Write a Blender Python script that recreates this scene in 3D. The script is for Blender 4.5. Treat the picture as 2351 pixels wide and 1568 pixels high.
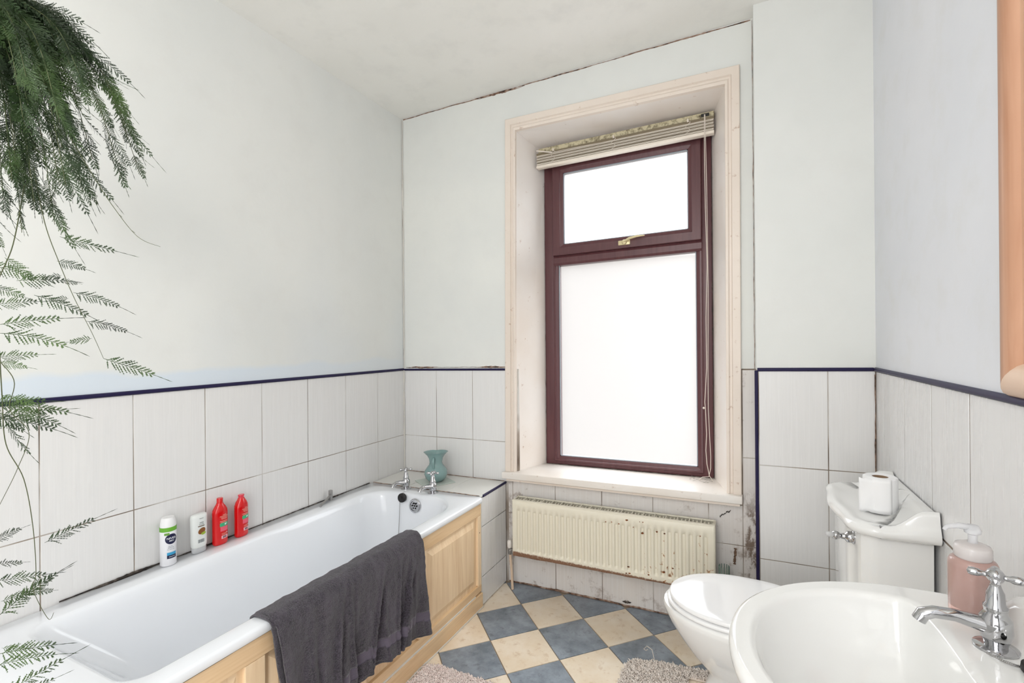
import bpy, bmesh, math, random
from math import sin, cos, pi, radians, sqrt
from mathutils import Vector, Matrix, noise

for o in list(bpy.data.objects): bpy.data.objects.remove(o, do_unlink=True)
SC = bpy.context.scene
COL = SC.collection

# ------------------------------------------------------------------ camera
# x = across the window wall (left wall x=0), y = towards the window wall, z = up
cam_d = bpy.data.cameras.new('camera'); cam = bpy.data.objects.new('camera', cam_d); COL.objects.link(cam)
cam_d.sensor_width = 36.0; cam_d.lens = 1091.5/2351*36; cam_d.clip_start = .02
YAW, PIT, ROL = radians(25.863), radians(-.054), radians(.461)
fw = Vector((-sin(YAW)*cos(PIT), cos(YAW)*cos(PIT), -sin(PIT)))
rt = Vector((cos(YAW), sin(YAW), 0)); up = rt.cross(fw)
r2 = rt*cos(ROL) - up*sin(ROL); u2 = rt*sin(ROL) + up*cos(ROL)
M = Matrix((r2, u2, -fw)).transposed().to_4x4(); M.translation = (1.94, 0, 1.333)
cam.matrix_world = M
SC.camera = cam

# ------------------------------------------------------------------ light
EXPOSURE = 0.07
SKY = 6.6
world = bpy.data.worlds.new('world'); SC.world = world; world.use_nodes = True
wn = world.node_tree; wn.nodes.clear()
wo = wn.nodes.new('ShaderNodeOutputWorld'); wb = wn.nodes.new('ShaderNodeBackground')
tc = wn.nodes.new('ShaderNodeTexCoord'); sx = wn.nodes.new('ShaderNodeSeparateXYZ'); cr = wn.nodes.new('ShaderNodeValToRGB')
mr = wn.nodes.new('ShaderNodeMapRange'); mr.inputs[1].default_value = -.5; mr.inputs[2].default_value = .5
cr.color_ramp.elements[0].position = .665; cr.color_ramp.elements[0].color = (.130, .125, .122, 1)
cr.color_ramp.elements[1].position = .705; cr.color_ramp.elements[1].color = (.93, .965, 1, 1)
wn.links.new(tc.outputs['Generated'], sx.inputs[0]); wn.links.new(sx.outputs[2], mr.inputs[0])
wn.links.new(mr.outputs[0], cr.inputs[0]); wn.links.new(cr.outputs[0], wb.inputs[0])
wb.inputs[1].default_value = SKY; wn.links.new(wb.outputs[0], wo.inputs[0])

def area(name, loc, rot, sx_, sy_, power, colr=(1, 1, 1), portal=False):
    d = bpy.data.lights.new(name, 'AREA'); d.shape = 'RECTANGLE'; d.size = sx_; d.size_y = sy_
    d.energy = power; d.color = colr
    o = bpy.data.objects.new(name, d); COL.objects.link(o); o.location = loc; o.rotation_euler = rot
    if portal: d.cycles.is_portal = True
    return o
area('window_portal', (1.345, 2.70, 1.55), (-pi/2, 0, 0), .92, 1.9, 1, portal=True)
# both added for fill: unseen point light and large area light behind the camera
pl = bpy.data.lights.new('fill_point_light', 'POINT'); pl.energy = 25; pl.shadow_soft_size = .14; pl.color = (1, .985, .965)
plo = bpy.data.objects.new('fill_point_light', pl); COL.objects.link(plo); plo.location = (1.45, -.55, 2.2)
area('rear_fill_light', (1.5, -.93, 1.08), (pi/2, 0, 0), 1.3, 2.1, 25, (.97, .985, 1))  # added area light for fill; no doorway opening is built

SC.view_settings.view_transform = 'Standard'; SC.view_settings.look = 'None'
SC.view_settings.exposure = EXPOSURE; SC.view_settings.gamma = 1; SC.view_settings.use_curve_mapping = False

# ------------------------------------------------------------------ helpers
# The old house has settled: everything level rises 2 cm per metre towards the right-hand wall.
FALL = .02
def S(p): return Vector((p[0], p[1], p[2] + FALL*(p[0]-1.94)))
WL = {}
def link(o, parent, w):
    COL.objects.link(o); WL[o.name] = w
    if parent is not None:
        o.parent = parent; o.location = w - WL[parent.name]
    else: o.location = w
def tag(o, label=None, cat=None, group=None, kind=None):
    if label: o['label'] = label
    if cat: o['category'] = cat
    if group: o['group'] = group
    if kind: o['kind'] = kind
    return o
def empty(name, loc, label=None, cat=None, group=None, kind=None):
    o = bpy.data.objects.new(name, None); o.empty_display_size = .05
    link(o, None, S(loc)); return tag(o, label, cat, group, kind)

def rrect(x0, x1, y0, y1, r, m=8, s=6):
    "rounded rectangle, radii (x0y0, x1y0, x1y1, x0y1), matching point counts"
    if not isinstance(r, (list, tuple)): r = [r]*4
    cs = [(x0+r[0], y0+r[0], r[0], pi), (x1-r[1], y0+r[1], r[1], 1.5*pi), (x1-r[2], y1-r[2], r[2], 0), (x0+r[3], y1-r[3], r[3], .5*pi)]
    pts = []
    for k, (cx, cy, rr, a) in enumerate(cs):
        arc = [(cx+rr*cos(a+.5*pi*i/m), cy+rr*sin(a+.5*pi*i/m)) for i in range(m+1)]
        pts += arc
        nx = cs[(k+1) % 4]; q = (nx[0]+nx[2]*cos(nx[3]), nx[1]+nx[2]*sin(nx[3])); p = arc[-1]
        for i in range(1, s): pts.append((p[0]+(q[0]-p[0])*i/s, p[1]+(q[1]-p[1])*i/s))
    return pts

class G:
    def __init__(self): self.v = []; self.f = []; self.mi = []; self.m = 0; self.uv = None
    def raw(self, vs, fs):
        n = len(self.v); self.v += [Vector(v) for v in vs]
        for f in fs: self.f.append(tuple(i+n for i in f)); self.mi.append(self.m)
        return self
    def box(self, x0, x1, y0, y1, z0, z1, b=0, rot=None):
        bm = bmesh.new(); bmesh.ops.create_cube(bm, size=1)
        for v in bm.verts:
            v.co = Vector(((x0+x1)/2+v.co.x*(x1-x0), (y0+y1)/2+v.co.y*(y1-y0), (z0+z1)/2+v.co.z*(z1-z0)))
        if b: bmesh.ops.bevel(bm, geom=bm.edges[:], offset=b, segments=2, profile=.5, affect='EDGES')
        if rot is not None:
            bmesh.ops.transform(bm, matrix=rot, verts=bm.verts)
        bm.verts.index_update()
        self.raw([v.co.copy() for v in bm.verts], [[v.index for v in f.verts] for f in bm.faces]); bm.free(); return self
    def prism(self, pts, axis, a, b):
        "extrude a polygon of the other two coordinates along axis from a to b"
        n = len(pts)
        def P(p, h): return (h, p[0], p[1]) if axis == 0 else (p[0], h, p[1]) if axis == 1 else (p[0], p[1], h)
        vs = [P(p, a) for p in pts] + [P(p, b) for p in pts]
        fs = [(i, (i+1) % n, n+(i+1) % n, n+i) for i in range(n)] + [tuple(range(n))[::-1], tuple(range(n, 2*n))]
        return self.raw(vs, fs)
    def loft(self, rings, closed=True, cap0=False, cap1=False):
        n = len(rings[0]); vs = [p for r in rings for p in r]; fs = []
        for k in range(len(rings)-1):
            for i in range(n if closed else n-1):
                j = (i+1) % n
                fs.append((k*n+i, k*n+j, (k+1)*n+j, (k+1)*n+i))
        if cap0: fs.append(tuple(range(n))[::-1])
        if cap1: fs.append(tuple((len(rings)-1)*n+i for i in range(n)))
        return self.raw(vs, fs)
    def tube(self, pts, r, n=8, cap=True):
        pts = [Vector(p) for p in pts]; R = []
        t0 = (pts[1]-pts[0]).normalized(); nrm = t0.orthogonal().normalized()
        for i, p in enumerate(pts):
            t = (pts[min(i+1, len(pts)-1)]-pts[max(i-1, 0)]).normalized()
            nrm = (nrm - t*nrm.dot(t)).normalized(); bi = t.cross(nrm)
            rr = r[i] if isinstance(r, (list, tuple)) else r
            R.append([p+nrm*rr*cos(2*pi*k/n)+bi*rr*sin(2*pi*k/n) for k in range(n)])
        return self.loft(R, True, cap, cap)
    def lathe(self, c, prof, n=24, axis=Vector((0, 0, 1)), cap=True, fn=None):
        "prof = [(r, h)] around axis through c"
        axis = Vector(axis).normalized(); c = Vector(c); e1 = axis.orthogonal().normalized()
        if abs(axis.z) > .99: e1 = Vector((1, 0, 0))
        e2 = axis.cross(e1); R = []
        for r, h in prof:
            R.append([c+axis*h+(e1*cos(2*pi*k/n)+e2*sin(2*pi*k/n))*max(r, 1e-5)*(fn(2*pi*k/n, r, h) if fn else 1) for k in range(n)])
        return self.loft(R, True, cap, cap)
    def build(self, name, mats, parent=None, at=None, smooth=None, sub=0, settle=True, uv=None):
        if not isinstance(mats, (list, tuple)): mats = [mats]
        if at is None: w = WL[parent.name] if parent is not None else None
        else: w = S(at)
        vs = [S(v) if settle else v for v in self.v]
        if w is None:
            xs = [v.x for v in vs]; ys = [v.y for v in vs]; zs = [v.z for v in vs]
            w = Vector(((min(xs)+max(xs))/2, (min(ys)+max(ys))/2, min(zs)))
        me = bpy.data.meshes.new(name)
        me.from_pydata([v-w for v in vs], [], self.f); me.update()
        for m in mats: me.materials.append(m)
        for p, i in zip(me.polygons, self.mi): p.material_index = i
        bm = bmesh.new(); bm.from_mesh(me); bmesh.ops.recalc_face_normals(bm, faces=bm.faces); bm.to_mesh(me); bm.free()
        if smooth is not None:
            for p in me.polygons: p.use_smooth = True
            if smooth < 180: me.set_sharp_from_angle(angle=radians(smooth))
        if self.uv is not None:
            l = me.uv_layers.new(name='uv')
            for lp in me.loops: l.data[lp.index].uv = self.uv[lp.vertex_index]
        o = bpy.data.objects.new(name, me); link(o, parent, w)
        if sub:
            md = o.modifiers.new('subdivision', 'SUBSURF'); md.levels = sub; md.render_levels = sub
        return o
def copy_at(o, parent, d, name=None):
    "copy of a piece (shared mesh) shifted by d"
    c = o.copy(); link(c, parent, WL[o.name] + Vector((d[0], d[1], d[2]+FALL*d[0]))); return c

# ------------------------------------------------------------------ materials
def nodes(name):
    m = bpy.data.materials.new(name); m.use_nodes = True; nt = m.node_tree
    return m, nt, nt.nodes['Principled BSDF']
def mat(name, col, rough=.5, metal=0, coat=0, spec=.5, trans=0, ior=1.45, sheen=0):
    m, nt, b = nodes(name)
    b.inputs['Base Color'].default_value = (*col, 1); b.inputs['Roughness'].default_value = rough
    b.inputs['Metallic'].default_value = metal; b.inputs['Coat Weight'].default_value = coat
    b.inputs['Specular IOR Level'].default_value = spec; b.inputs['Transmission Weight'].default_value = trans
    b.inputs['IOR'].default_value = ior; b.inputs['Sheen Weight'].default_value = sheen
    return m
def srgb(r, g, b):
    f = lambda c: (c/255/12.92) if c/255 <= .04045 else ((c/255+.055)/1.055)**2.4
    return (f(r), f(g), f(b))
class N:
    "small node-graph helper on world position"
    def __init__(self, m, coords='pos'):
        self.nt = m.node_tree; self.b = self.nt.nodes['Principled BSDF']
        if coords == 'pos': g = self.nt.nodes.new('ShaderNodeNewGeometry'); self.p = g.outputs['Position']
        elif coords == 'obj': g = self.nt.nodes.new('ShaderNodeTexCoord'); self.p = g.outputs['Object']
        else: g = self.nt.nodes.new('ShaderNodeTexCoord'); self.p = g.outputs['UV']
    def L(self, a, b): self.nt.links.new(a, b)
    def vec(self, scale, off=(0, 0, 0)):
        n = self.nt.nodes.new('ShaderNodeMapping'); self.L(self.p, n.inputs[0]); n.inputs['Scale'].default_value = scale; n.inputs['Location'].default_value = off
        return n.outputs[0]
    def noise(self, scale=5, detail=3, rough=.5, v=None, dist=0):
        n = self.nt.nodes.new('ShaderNodeTexNoise'); self.L(v or self.p, n.inputs['Vector'])
        n.inputs['Scale'].default_value = scale; n.inputs['Detail'].default_value = detail; n.inputs['Roughness'].default_value = rough; n.inputs['Distortion'].default_value = dist
        return n.outputs['Fac']
    def voro(self, scale=5, v=None, feat='F1'):
        n = self.nt.nodes.new('ShaderNodeTexVoronoi'); self.L(v or self.p, n.inputs['Vector']); n.inputs['Scale'].default_value = scale; n.feature = feat
        return n.outputs['Distance']
    def ramp(self, f, stops):
        n = self.nt.nodes.new('ShaderNodeValToRGB'); self.L(f, n.inputs[0]); e = n.color_ramp.elements
        while len(e) < len(stops): e.new(.5)
        for k, (p, c) in enumerate(stops):
            e[k].position = p; e[k].color = (c, c, c, 1) if not isinstance(c, tuple) else (*c, 1)
        return n.outputs[0]
    def mix(self, f, a, b):
        n = self.nt.nodes.new('ShaderNodeMix'); n.data_type = 'RGBA'
        if isinstance(f, float): n.inputs[0].default_value = f
        else: self.L(f, n.inputs[0])
        for i, x in ((6, a), (7, b)):
            if isinstance(x, tuple): n.inputs[i].default_value = (*x, 1)
            else: self.L(x, n.inputs[i])
        return n.outputs[2]
    def math(self, op, a, b=0., clamp=False):
        n = self.nt.nodes.new('ShaderNodeMath'); n.operation = op; n.use_clamp = clamp
        for i, x in ((0, a), (1, b)):
            if isinstance(x, (float, int)): n.inputs[i].default_value = x
            else: self.L(x, n.inputs[i])
        return n.outputs[0]
    def axis(self, k):
        n = self.nt.nodes.new('ShaderNodeSeparateXYZ'); self.L(self.p, n.inputs[0]); return n.outputs[k]
    def rng(self, x, a, b, c=0., d=1., smooth=False):
        n = self.nt.nodes.new('ShaderNodeMapRange'); self.L(x, n.inputs[0])
        if smooth: n.interpolation_type = 'SMOOTHSTEP'
        for i, v in enumerate((a, b, c, d)): n.inputs[i+1].default_value = v
        return n.outputs[0]
    def col(self, c): self.L(c, self.b.inputs['Base Color'])
    def rough(self, c): self.L(c, self.b.inputs['Roughness'])
    def bump(self, h, strength=.3, dist=.002):
        n = self.nt.nodes.new('ShaderNodeBump'); n.inputs['Strength'].default_value = strength; n.inputs['Distance'].default_value = dist
        self.L(h, n.inputs['Height']); self.L(n.outputs[0], self.b.inputs['Normal'])

WALLC = srgb(229, 232, 227)
def plaster(name, base, tint, warm=None, blue=False):
    m = mat(name, base, .62); n = N(m)
    a = n.noise(1.6, 4, .55); b = n.noise(7, 4, .6); f = n.noise(60, 3)
    c = n.mix(n.ramp(a, [(.35, 0.), (.68, 1.)]), base, tint)
    c = n.mix(n.math('MULTIPLY', n.ramp(b, [(.5, 0.), (.75, 1.)]), .35), c, srgb(222, 222, 218))
    if blue:   # pale blue old paint left showing in a band just above the tile trim
        z = n.axis(2); y = n.axis(1)
        step = n.noise(2.2, 1, .3, n.vec((1, 1, .02)))
        edge = n.math('ADD', n.rng(step, .3, .7, 1.206, 1.246), n.math('MULTIPLY', n.rng(n.noise(9, 2), .3, .7), .014))
        k = n.rng(n.math('SUBTRACT', edge, z), -.012, .012)
        k2 = n.math('MULTIPLY', k, n.rng(y, 1.3, 2.5, .95, .25))
        c = n.mix(k2, c, srgb(216, 226, 235))
        k3 = n.rng(n.noise(1.3, 2, .5), .5, .7, 0., .35)
        k4 = n.math('MULTIPLY', k3, n.rng(z, 2.0, 1.4))
        c = n.mix(k4, c, srgb(214, 222, 230))
    n.col(c); n.bump(n.math('ADD', n.math('MULTIPLY', b, 1.5), n.math('MULTIPLY', f, .3)), .22, .004)
    return m
M_WALL_L = plaster('plaster_left', srgb(231, 232, 228), srgb(226, 228, 225), blue=True)
M_WALL_B = plaster('plaster_window_wall', srgb(231, 232, 227), srgb(223, 225, 222))
M_WALL_R = plaster('plaster_right', srgb(235, 237, 242), srgb(229, 232, 238))
M_WALL_C = plaster('plaster_breast', srgb(229, 230, 226), srgb(222, 224, 220))
M_CEIL = plaster('plaster_ceiling', srgb(246, 245, 240), srgb(241, 240, 234))
M_GROUT = mat('grout', srgb(176, 168, 158), .9)
n_ = N(M_GROUT); n_.col(n_.ramp(n_.noise(2.6, 3, .6), [(.40, srgb(206, 202, 196)), (.52, srgb(160, 148, 136)), (.64, srgb(112, 98, 86))]))
def tile_mat(name, base, dirt=0., seed=0., sf=95, amt=.45, bmp=.09):
    m = mat(name, base, .22, spec=.45); n = N(m)
    st = n.noise(1, 3, .6, n.vec((sf, sf, 1.6), (seed, 0, 0)))
    big = n.noise(2.3, 2)
    c = n.mix(n.ramp(st, [(.36, 0.), (.72, amt)]), base, srgb(216, 216, 215))
    c = n.mix(n.ramp(big, [(.4, 0.), (.7, .5)]), c, srgb(226, 225, 224))
    if dirt:
        d = n.noise(16, 6, .7); x = n.axis(0); z = n.axis(2)
        lowz = n.rng(z, .68, .56)
        near = n.math('MULTIPLY', lowz, n.math('MAXIMUM', n.rng(x, 1.80, 1.97, 0., .75), n.math('MAXIMUM', n.rng(x, .86, .74, 0., 1.), n.rng(z, .17, .0, 0., .6))))
        thr = n.math('ADD', d, n.math('MULTIPLY', near, .13))
        rot = n.math('MULTIPLY', n.math('MULTIPLY', n.rng(z, .66, .52), n.rng(n.math('ADD', x, n.math('MULTIPLY', n.math('SUBTRACT', n.noise(12, 5, .7), .5), .10)), 1.947, 1.962)), n.rng(n.noise(24, 5, .75, n.vec((1, 1, .35))), .44, .52))
        c = n.mix(n.rng(thr, .60, .76, 0., .8), c, srgb(120, 98, 80))
        c = n.mix(n.rng(n.noise(4, 3), .35, .7, 0., .3), c, srgb(212, 202, 195))
        c = n.mix(n.math('MULTIPLY', rot, .9), c, srgb(112, 92, 76))
    n.col(c); n.rough(n.ramp(st, [(.3, .18), (.7, .34)])); n.bump(st, bmp, .0012)
    return m
M_LEDGE = mat('ledge_tile_white', srgb(228, 227, 222), .25)
M_TILE = tile_mat('white_wall_tile', srgb(232, 231, 229))
M_TILE_R = tile_mat('white_wall_tile_right', srgb(232, 232, 232), 0., 3., 42, .3, .05)
M_TILE_D = tile_mat('stained_wall_tile', srgb(224, 219, 214), 1.)
M_NAVY = mat('navy_trim', srgb(34, 28, 66), .42, spec=.3)
M_CRACK = mat('crack_dark', srgb(96, 80, 68), .9)
m = M_CRACK; n_ = N(m); n_.col(n_.ramp(n_.noise(40, 3), [(.35, srgb(70, 56, 48)), (.5, srgb(135, 105, 88)), (.65, srgb(170, 150, 135))]))
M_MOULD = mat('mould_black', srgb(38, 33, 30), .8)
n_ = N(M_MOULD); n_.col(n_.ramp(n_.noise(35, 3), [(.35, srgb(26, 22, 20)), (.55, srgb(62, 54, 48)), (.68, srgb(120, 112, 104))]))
M_SEAL = mat('white_sealant', srgb(222, 218, 210), .5)
M_MOULDY = mat('brown_rot', srgb(105, 82, 66), .9)
n_ = N(M_MOULDY); n_.col(n_.ramp(n_.noise(45, 4, .7), [(.38, srgb(84, 64, 52)), (.52, srgb(128, 102, 84)), (.66, srgb(196, 184, 174))]))
def cream_paint(name, base, wear=.0):
    m = mat(name, base, .38); n = N(m)
    a = n.noise(3, 3); d = n.noise(28, 5, .65)
    c = n.mix(n.ramp(a, [(.35, 0.), (.7, .6)]), base, srgb(222, 208, 194))
    c = n.mix(n.rng(d, .66-wear*.06, .74, 0., .75), c, srgb(170, 132, 102))
    n.col(c); n.bump(n.noise(20, 3), .12, .003); return m
M_ARCH = cream_paint('cream_architrave', srgb(234, 222, 210), .5)
M_REVEAL = cream_paint('reveal_paint', srgb(236, 230, 224), .0)
M_SILL = cream_paint('sill_paint', srgb(240, 236, 230), .1)
def frame_mat():
    m = mat('mahogany_upvc', srgb(88, 52, 56), .33); n = N(m)
    g = n.noise(1, 4, .6, n.vec((60, 60, 3)))
    n.col(n.mix(n.ramp(g, [(.3, 0.), (.7, 1.)]), srgb(84, 50, 54), srgb(98, 61, 63))); n.bump(g, .05, .0006); return m
M_FRAME = frame_mat()
M_GASKET = mat('grey_bead', srgb(150, 160, 168), .4)
def pane_mat(name, mixf, tcol, trcol):
    m = bpy.data.materials.new(name); m.use_nodes = True; nt = m.node_tree; nt.nodes.clear()
    out = nt.nodes.new('ShaderNodeOutputMaterial'); t = nt.nodes.new('ShaderNodeBsdfTransparent'); tr = nt.nodes.new('ShaderNodeBsdfTranslucent')
    gl = nt.nodes.new('ShaderNodeBsdfGlossy'); gl.inputs['Roughness'].default_value = .35
    t.inputs[0].default_value = (*tcol, 1); tr.inputs[0].default_value = (*trcol, 1)
    mx = nt.nodes.new('ShaderNodeMixShader'); mx.inputs[0].default_value = mixf
    mx2 = nt.nodes.new('ShaderNodeMixShader'); mx2.inputs[0].default_value = .06
    nt.links.new(t.outputs[0], mx.inputs[1]); nt.links.new(tr.outputs[0], mx.inputs[2])
    nt.links.new(mx.outputs[0], mx2.inputs[1]); nt.links.new(gl.outputs[0], mx2.inputs[2])
    no = nt.nodes.new('ShaderNodeTexNoise'); no.inputs['Scale'].default_value = 220
    bp = nt.nodes.new('ShaderNodeBump'); bp.inputs['Strength'].default_value = .5; bp.inputs['Distance'].default_value = .001
    nt.links.new(no.outputs['Fac'], bp.inputs['Height']); nt.links.new(bp.outputs[0], gl.inputs['Normal'])
    nt.links.new(mx2.outputs[0], out.inputs[0]); return m
M_PANE = pane_mat('clear_obscure_glass', .45, (.95, .96, .96), (.9, .9, .9))
M_PANE2 = pane_mat('frosted_glass', .10, (.92, .915, .91), (.8, .79, .78))
M_WHITE = mat('white_ceramic', srgb(238, 238, 236), .07, spec=.55, coat=.3)
M_BATH = mat('white_bath_enamel', srgb(241, 244, 248), .12, spec=.5, coat=.2)
M_PLASTIC = mat('white_plastic_seat', srgb(243, 243, 243), .1, spec=.5)
M_CHROME = mat('chrome', (.50, .50, .51), .07, metal=1)
M_STEEL = mat('worn_steel', (.42, .41, .40), .3, metal=1)
M_BLACK = mat('black_rubber', srgb(28, 26, 26), .5)
def wood(name, c1, c2, axis=2, sc=1.):
    m = mat(name, c1, .42); n = N(m)
    s = [38*sc]*3; s[axis] = 2.2*sc
    w = n.noise(1, 4, .6, n.vec(tuple(s)), dist=.8); big = n.noise(3, 2)
    c = n.mix(n.ramp(w, [(.32, 0.), (.7, 1.)]), c1, c2)
    c = n.mix(n.ramp(big, [(.4, 0.), (.7, .4)]), c, c1)
    n.col(c); n.bump(w, .12, .001); return m
M_OAK_V = wood('oak_upright', srgb(248, 222, 186), srgb(224, 190, 148), 2)
M_OAK_H = wood('oak_lengthwise', srgb(240, 210, 170), srgb(214, 176, 130), 1)
M_PINE = wood('mirror_pine', srgb(208, 164, 136), srgb(176, 126, 96), 2, .55)
M_PINE_H = wood('mirror_pine_light', srgb(232, 204, 182), srgb(220, 186, 160), 1, .7)
M_DOOR = wood('door_wood', srgb(205, 196, 182), srgb(190, 180, 165), 2, .5)
def floor_mat(name, a, b, c3, sc):
    m = mat(name, a, .42); n = N(m)
    x = n.noise(sc, 4, .65); y = n.noise(sc*3.7, 3, .7); z = n.noise(2.2, 3)
    c = n.mix(n.ramp(x, [(.34, 0.), (.66, 1.)]), a, b)
    c = n.mix(n.rng(y, .56, .72, 0., .55), c, c3)
    # trodden-in grime near the window wall
    g = n.math('MULTIPLY', n.rng(n.axis(1), 1.9, 2.42, 0., .42), n.rng(z, .3, .65))
    c = n.mix(g, c, srgb(112, 100, 84))
    n.col(c); n.rough(n.ramp(y, [(.3, .34), (.7, .55)])); n.bump(y, .15, .0015); return m
M_SLATE = floor_mat('blue_grey_floor_tile', srgb(116, 127, 138), srgb(160, 171, 184), srgb(100, 105, 110), 9)
M_CREAM = floor_mat('cream_floor_tile', srgb(250, 238, 220), srgb(240, 222, 196), srgb(210, 182, 150), 7)
M_FGROUT = mat('floor_joint', srgb(158, 142, 122), .8)
def rad_mat():
    m = mat('radiator_paint', srgb(232, 226, 208), .4); n = N(m)
    x = n.axis(0); z = n.axis(2)
    side = n.rng(x, 1.15, 1.75, 0., 1., True); low = n.rng(z, .42, .20, .35, 1.)
    d = n.noise(42, 3, .6); d2 = n.noise(90, 3, .6)
    k = n.math('ADD', d, n.math('MULTIPLY', n.math('MULTIPLY', side, low), .175))
    c = n.mix(n.rng(k, .735, .80, 0., .85), srgb(232, 226, 208), srgb(176, 124, 74))
    c = n.mix(n.rng(k, .81, .86), c, srgb(70, 44, 28))
    rim = n.math('ADD', n.rng(z, .212, .198, 0., 1.), n.math('MULTIPLY', n.rng(d2, .3, .7), .5))
    c = n.mix(n.rng(rim, .75, 1.15, 0., .9), c, srgb(120, 72, 40))
    n.col(c); return m
M_RAD = rad_mat()
M_RADIN = mat('radiator_inner_metal', srgb(226, 220, 202), .5)  # slightly darker cream on rear panel and fins
M_RUST = mat('rust', srgb(92, 52, 30), .9)
n_ = N(M_RUST); n_.col(n_.ramp(n_.noise(80, 3), [(.35, srgb(60, 34, 22)), (.6, srgb(150, 88, 48))]))
M_PIPE = mat('painted_pipe', srgb(214, 190, 166), .45)
def towel_mat():
    m = mat('charcoal_terry', srgb(70, 64, 72), .95, sheen=.35); n = N(m, 'uv'); g = N(m)
    m.node_tree.nodes['Principled BSDF'].inputs['Sheen Roughness'].default_value = .35
    fz = g.noise(260, 4, .7); md = g.noise(1, 4, .65, g.vec((24, 30, 7)))
    v = n.axis(1)
    c = g.mix(g.ramp(fz, [(.36, 0.), (.64, 1.)]), srgb(18, 15, 19), srgb(84, 76, 88))
    c = g.mix(g.ramp(md, [(.44, 0.), (.72, .5)]), c, srgb(100, 91, 104))
    band = n.ramp(v, [(.0, 0.), (.83, 0.), (.84, 1.), (.90, 1.), (.91, 0.)])
    weave = n.noise(1, 3, .6, n.vec((14, 420, 1)))
    c = g.mix(g.math('MULTIPLY', band, .85), c, g.mix(weave, srgb(70, 64, 76), srgb(112, 104, 118)))
    g.col(c); h = g.math('ADD', fz, g.math('MULTIPLY', md, .7)); g.bump(g.math('MULTIPLY', h, g.math('SUBTRACT', 1.1, band)), .9, .008); return m
M_TOWEL = towel_mat()

def pix(): pass

# ------------------------------------------------------------------ room shell
YB, YC, XR, XC, H, HD = 2.421, 2.327, 2.4155, 1.993, 2.792, 1.203
TW, TH = .25, .41
YR = -1.0
# floor
fl = G().box(-.1, XR+.1, YR-.1, YB+.05, -.12, -.004).build('floor', M_FGROUT, None)
tag(fl, kind='structure')
def clip(poly, rects):
    x0, x1, y0, y1 = rects
    for ax, lim, sg in ((0, x0, 1), (0, x1, -1), (1, y0, 1), (1, y1, -1)):
        out = []
        for i in range(len(poly)):
            p, q = poly[i], poly[(i+1) % len(poly)]
            ip, iq = (p[ax]-lim)*sg >= 0, (q[ax]-lim)*sg >= 0
            if ip: out.append(p)
            if ip != iq:
                t = (lim-p[ax])/(q[ax]-p[ax]); out.append((p[0]+(q[0]-p[0])*t, p[1]+(q[1]-p[1])*t))
        poly = out
        if not poly: return []
    return poly
DG = .3335
protos = {}
for i in range(-3, 6):
    for j in range(-11, 2):
        for kind, cx, cy in (('d', .899+DG*i, 2.063+DG*j), ('l', .899+DG*(i+.5), 2.063+DG*(j+.5))):
            h = DG/2-.0035
            full = [(cx-h, cy), (cx, cy-h), (cx+h, cy), (cx, cy+h)]
            pl = clip(full, (.02 if cy < .4 else .66, XR-.003, YR+.002, YB-.003))
            if len(pl) < 3: continue
            if cx+h > XC and cy+h > YC:
                pl = clip(pl, (-9, 9, -9, YC-.003)) if cx > XC-.05 else clip(pl, (-9, XC-.003, -9, 9))
                if len(pl) < 3: continue
            A = abs(sum(pl[a][0]*pl[(a+1) % len(pl)][1]-pl[(a+1) % len(pl)][0]*pl[a][1] for a in range(len(pl))))/2
            if A < .0004: continue
            mt = M_SLATE if kind == 'd' else M_CREAM
            isfull = abs(A-2*h*h) < 1e-6
            if isfull and kind in protos:
                o0, (px_, py_) = protos[kind]; copy_at(o0, fl, (cx-px_, cy-py_, 0)); continue
            g = G().prism(pl, 2, -.006, -.0012)
            o = g.build('floor_tile', mt, fl, at=(cx, cy, 0))
            if isfull: protos[kind] = (o, (cx, cy))
# walls
def wallbox(name, m, a):
    o = G().box(*a).build(name, m, None); return tag(o, kind='structure')
w_left = G().box(-.12, -.0018, YR-.1, YB+.3, -.1, HD).build('wall_left', M_GROUT, None)
tag(w_left, kind='structure')
G().box(-.12, 0, YR-.1, YB+.02, HD-.001, H+.02).build('plaster', M_WALL_L, w_left)
w_right = tag(G().box(XR+.0018, XR+.12, YR-.1, YB+.3, -.1, HD).build('wall_right', M_GROUT, None), kind='structure')
G().box(XR, XR+.12, YR-.1, YC+.02, HD-.001, H+.02).build('plaster', M_WALL_R, w_right)
w_rear = wallbox('wall_rear', M_WALL_R, (-.1, XR+.1, YR-.12, YR, -.1, H+.02))
ceil = wallbox('ceiling', M_CEIL, (-.12, XR+.12, YR-.12, YB+.3, H, H+.12))
door = tag(empty('door_1', (1.1, YR, 0)), kind='structure')
G().box(.7, 1.5, YR, YR+.03, 0, 2.05, .004).build('door_leaf', M_DOOR, door)
# window wall, with its opening
wx0, wx1, wz0, wz1 = .80, 1.875, .57, 2.53
w_back = G().raw([], []) 
for a in ((-.004, wx0), (wx1, XC+.02)): w_back.box(a[0], a[1], YB+.0018, YB+.02, -.1, HD)
w_back.box(wx0, wx1, YB+.0018, YB+.02, -.1, wz0)
w_back = tag(w_back.build('wall_back', M_GROUT, None), kind='structure')
g = G()
g.box(-.004, wx0-.02, YB, YB+.30, HD-.001, H+.02); g.box(wx1+.02, XC+.02, YB, YB+.30, HD-.001, H+.02); g.box(wx0-.02, wx1+.02, YB, YB+.30, wz1+.03, H+.02)
g.box(-.004, wx0-.03, YB+.02, YB+.30, -.1, HD); g.box(wx1+.03, XC+.02, YB+.02, YB+.30, -.1, HD); g.box(wx0-.03, wx1+.03, YB+.02, YB+.30, -.1, wz0-.02)
g.build('plaster', M_WALL_B, w_back)
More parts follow.
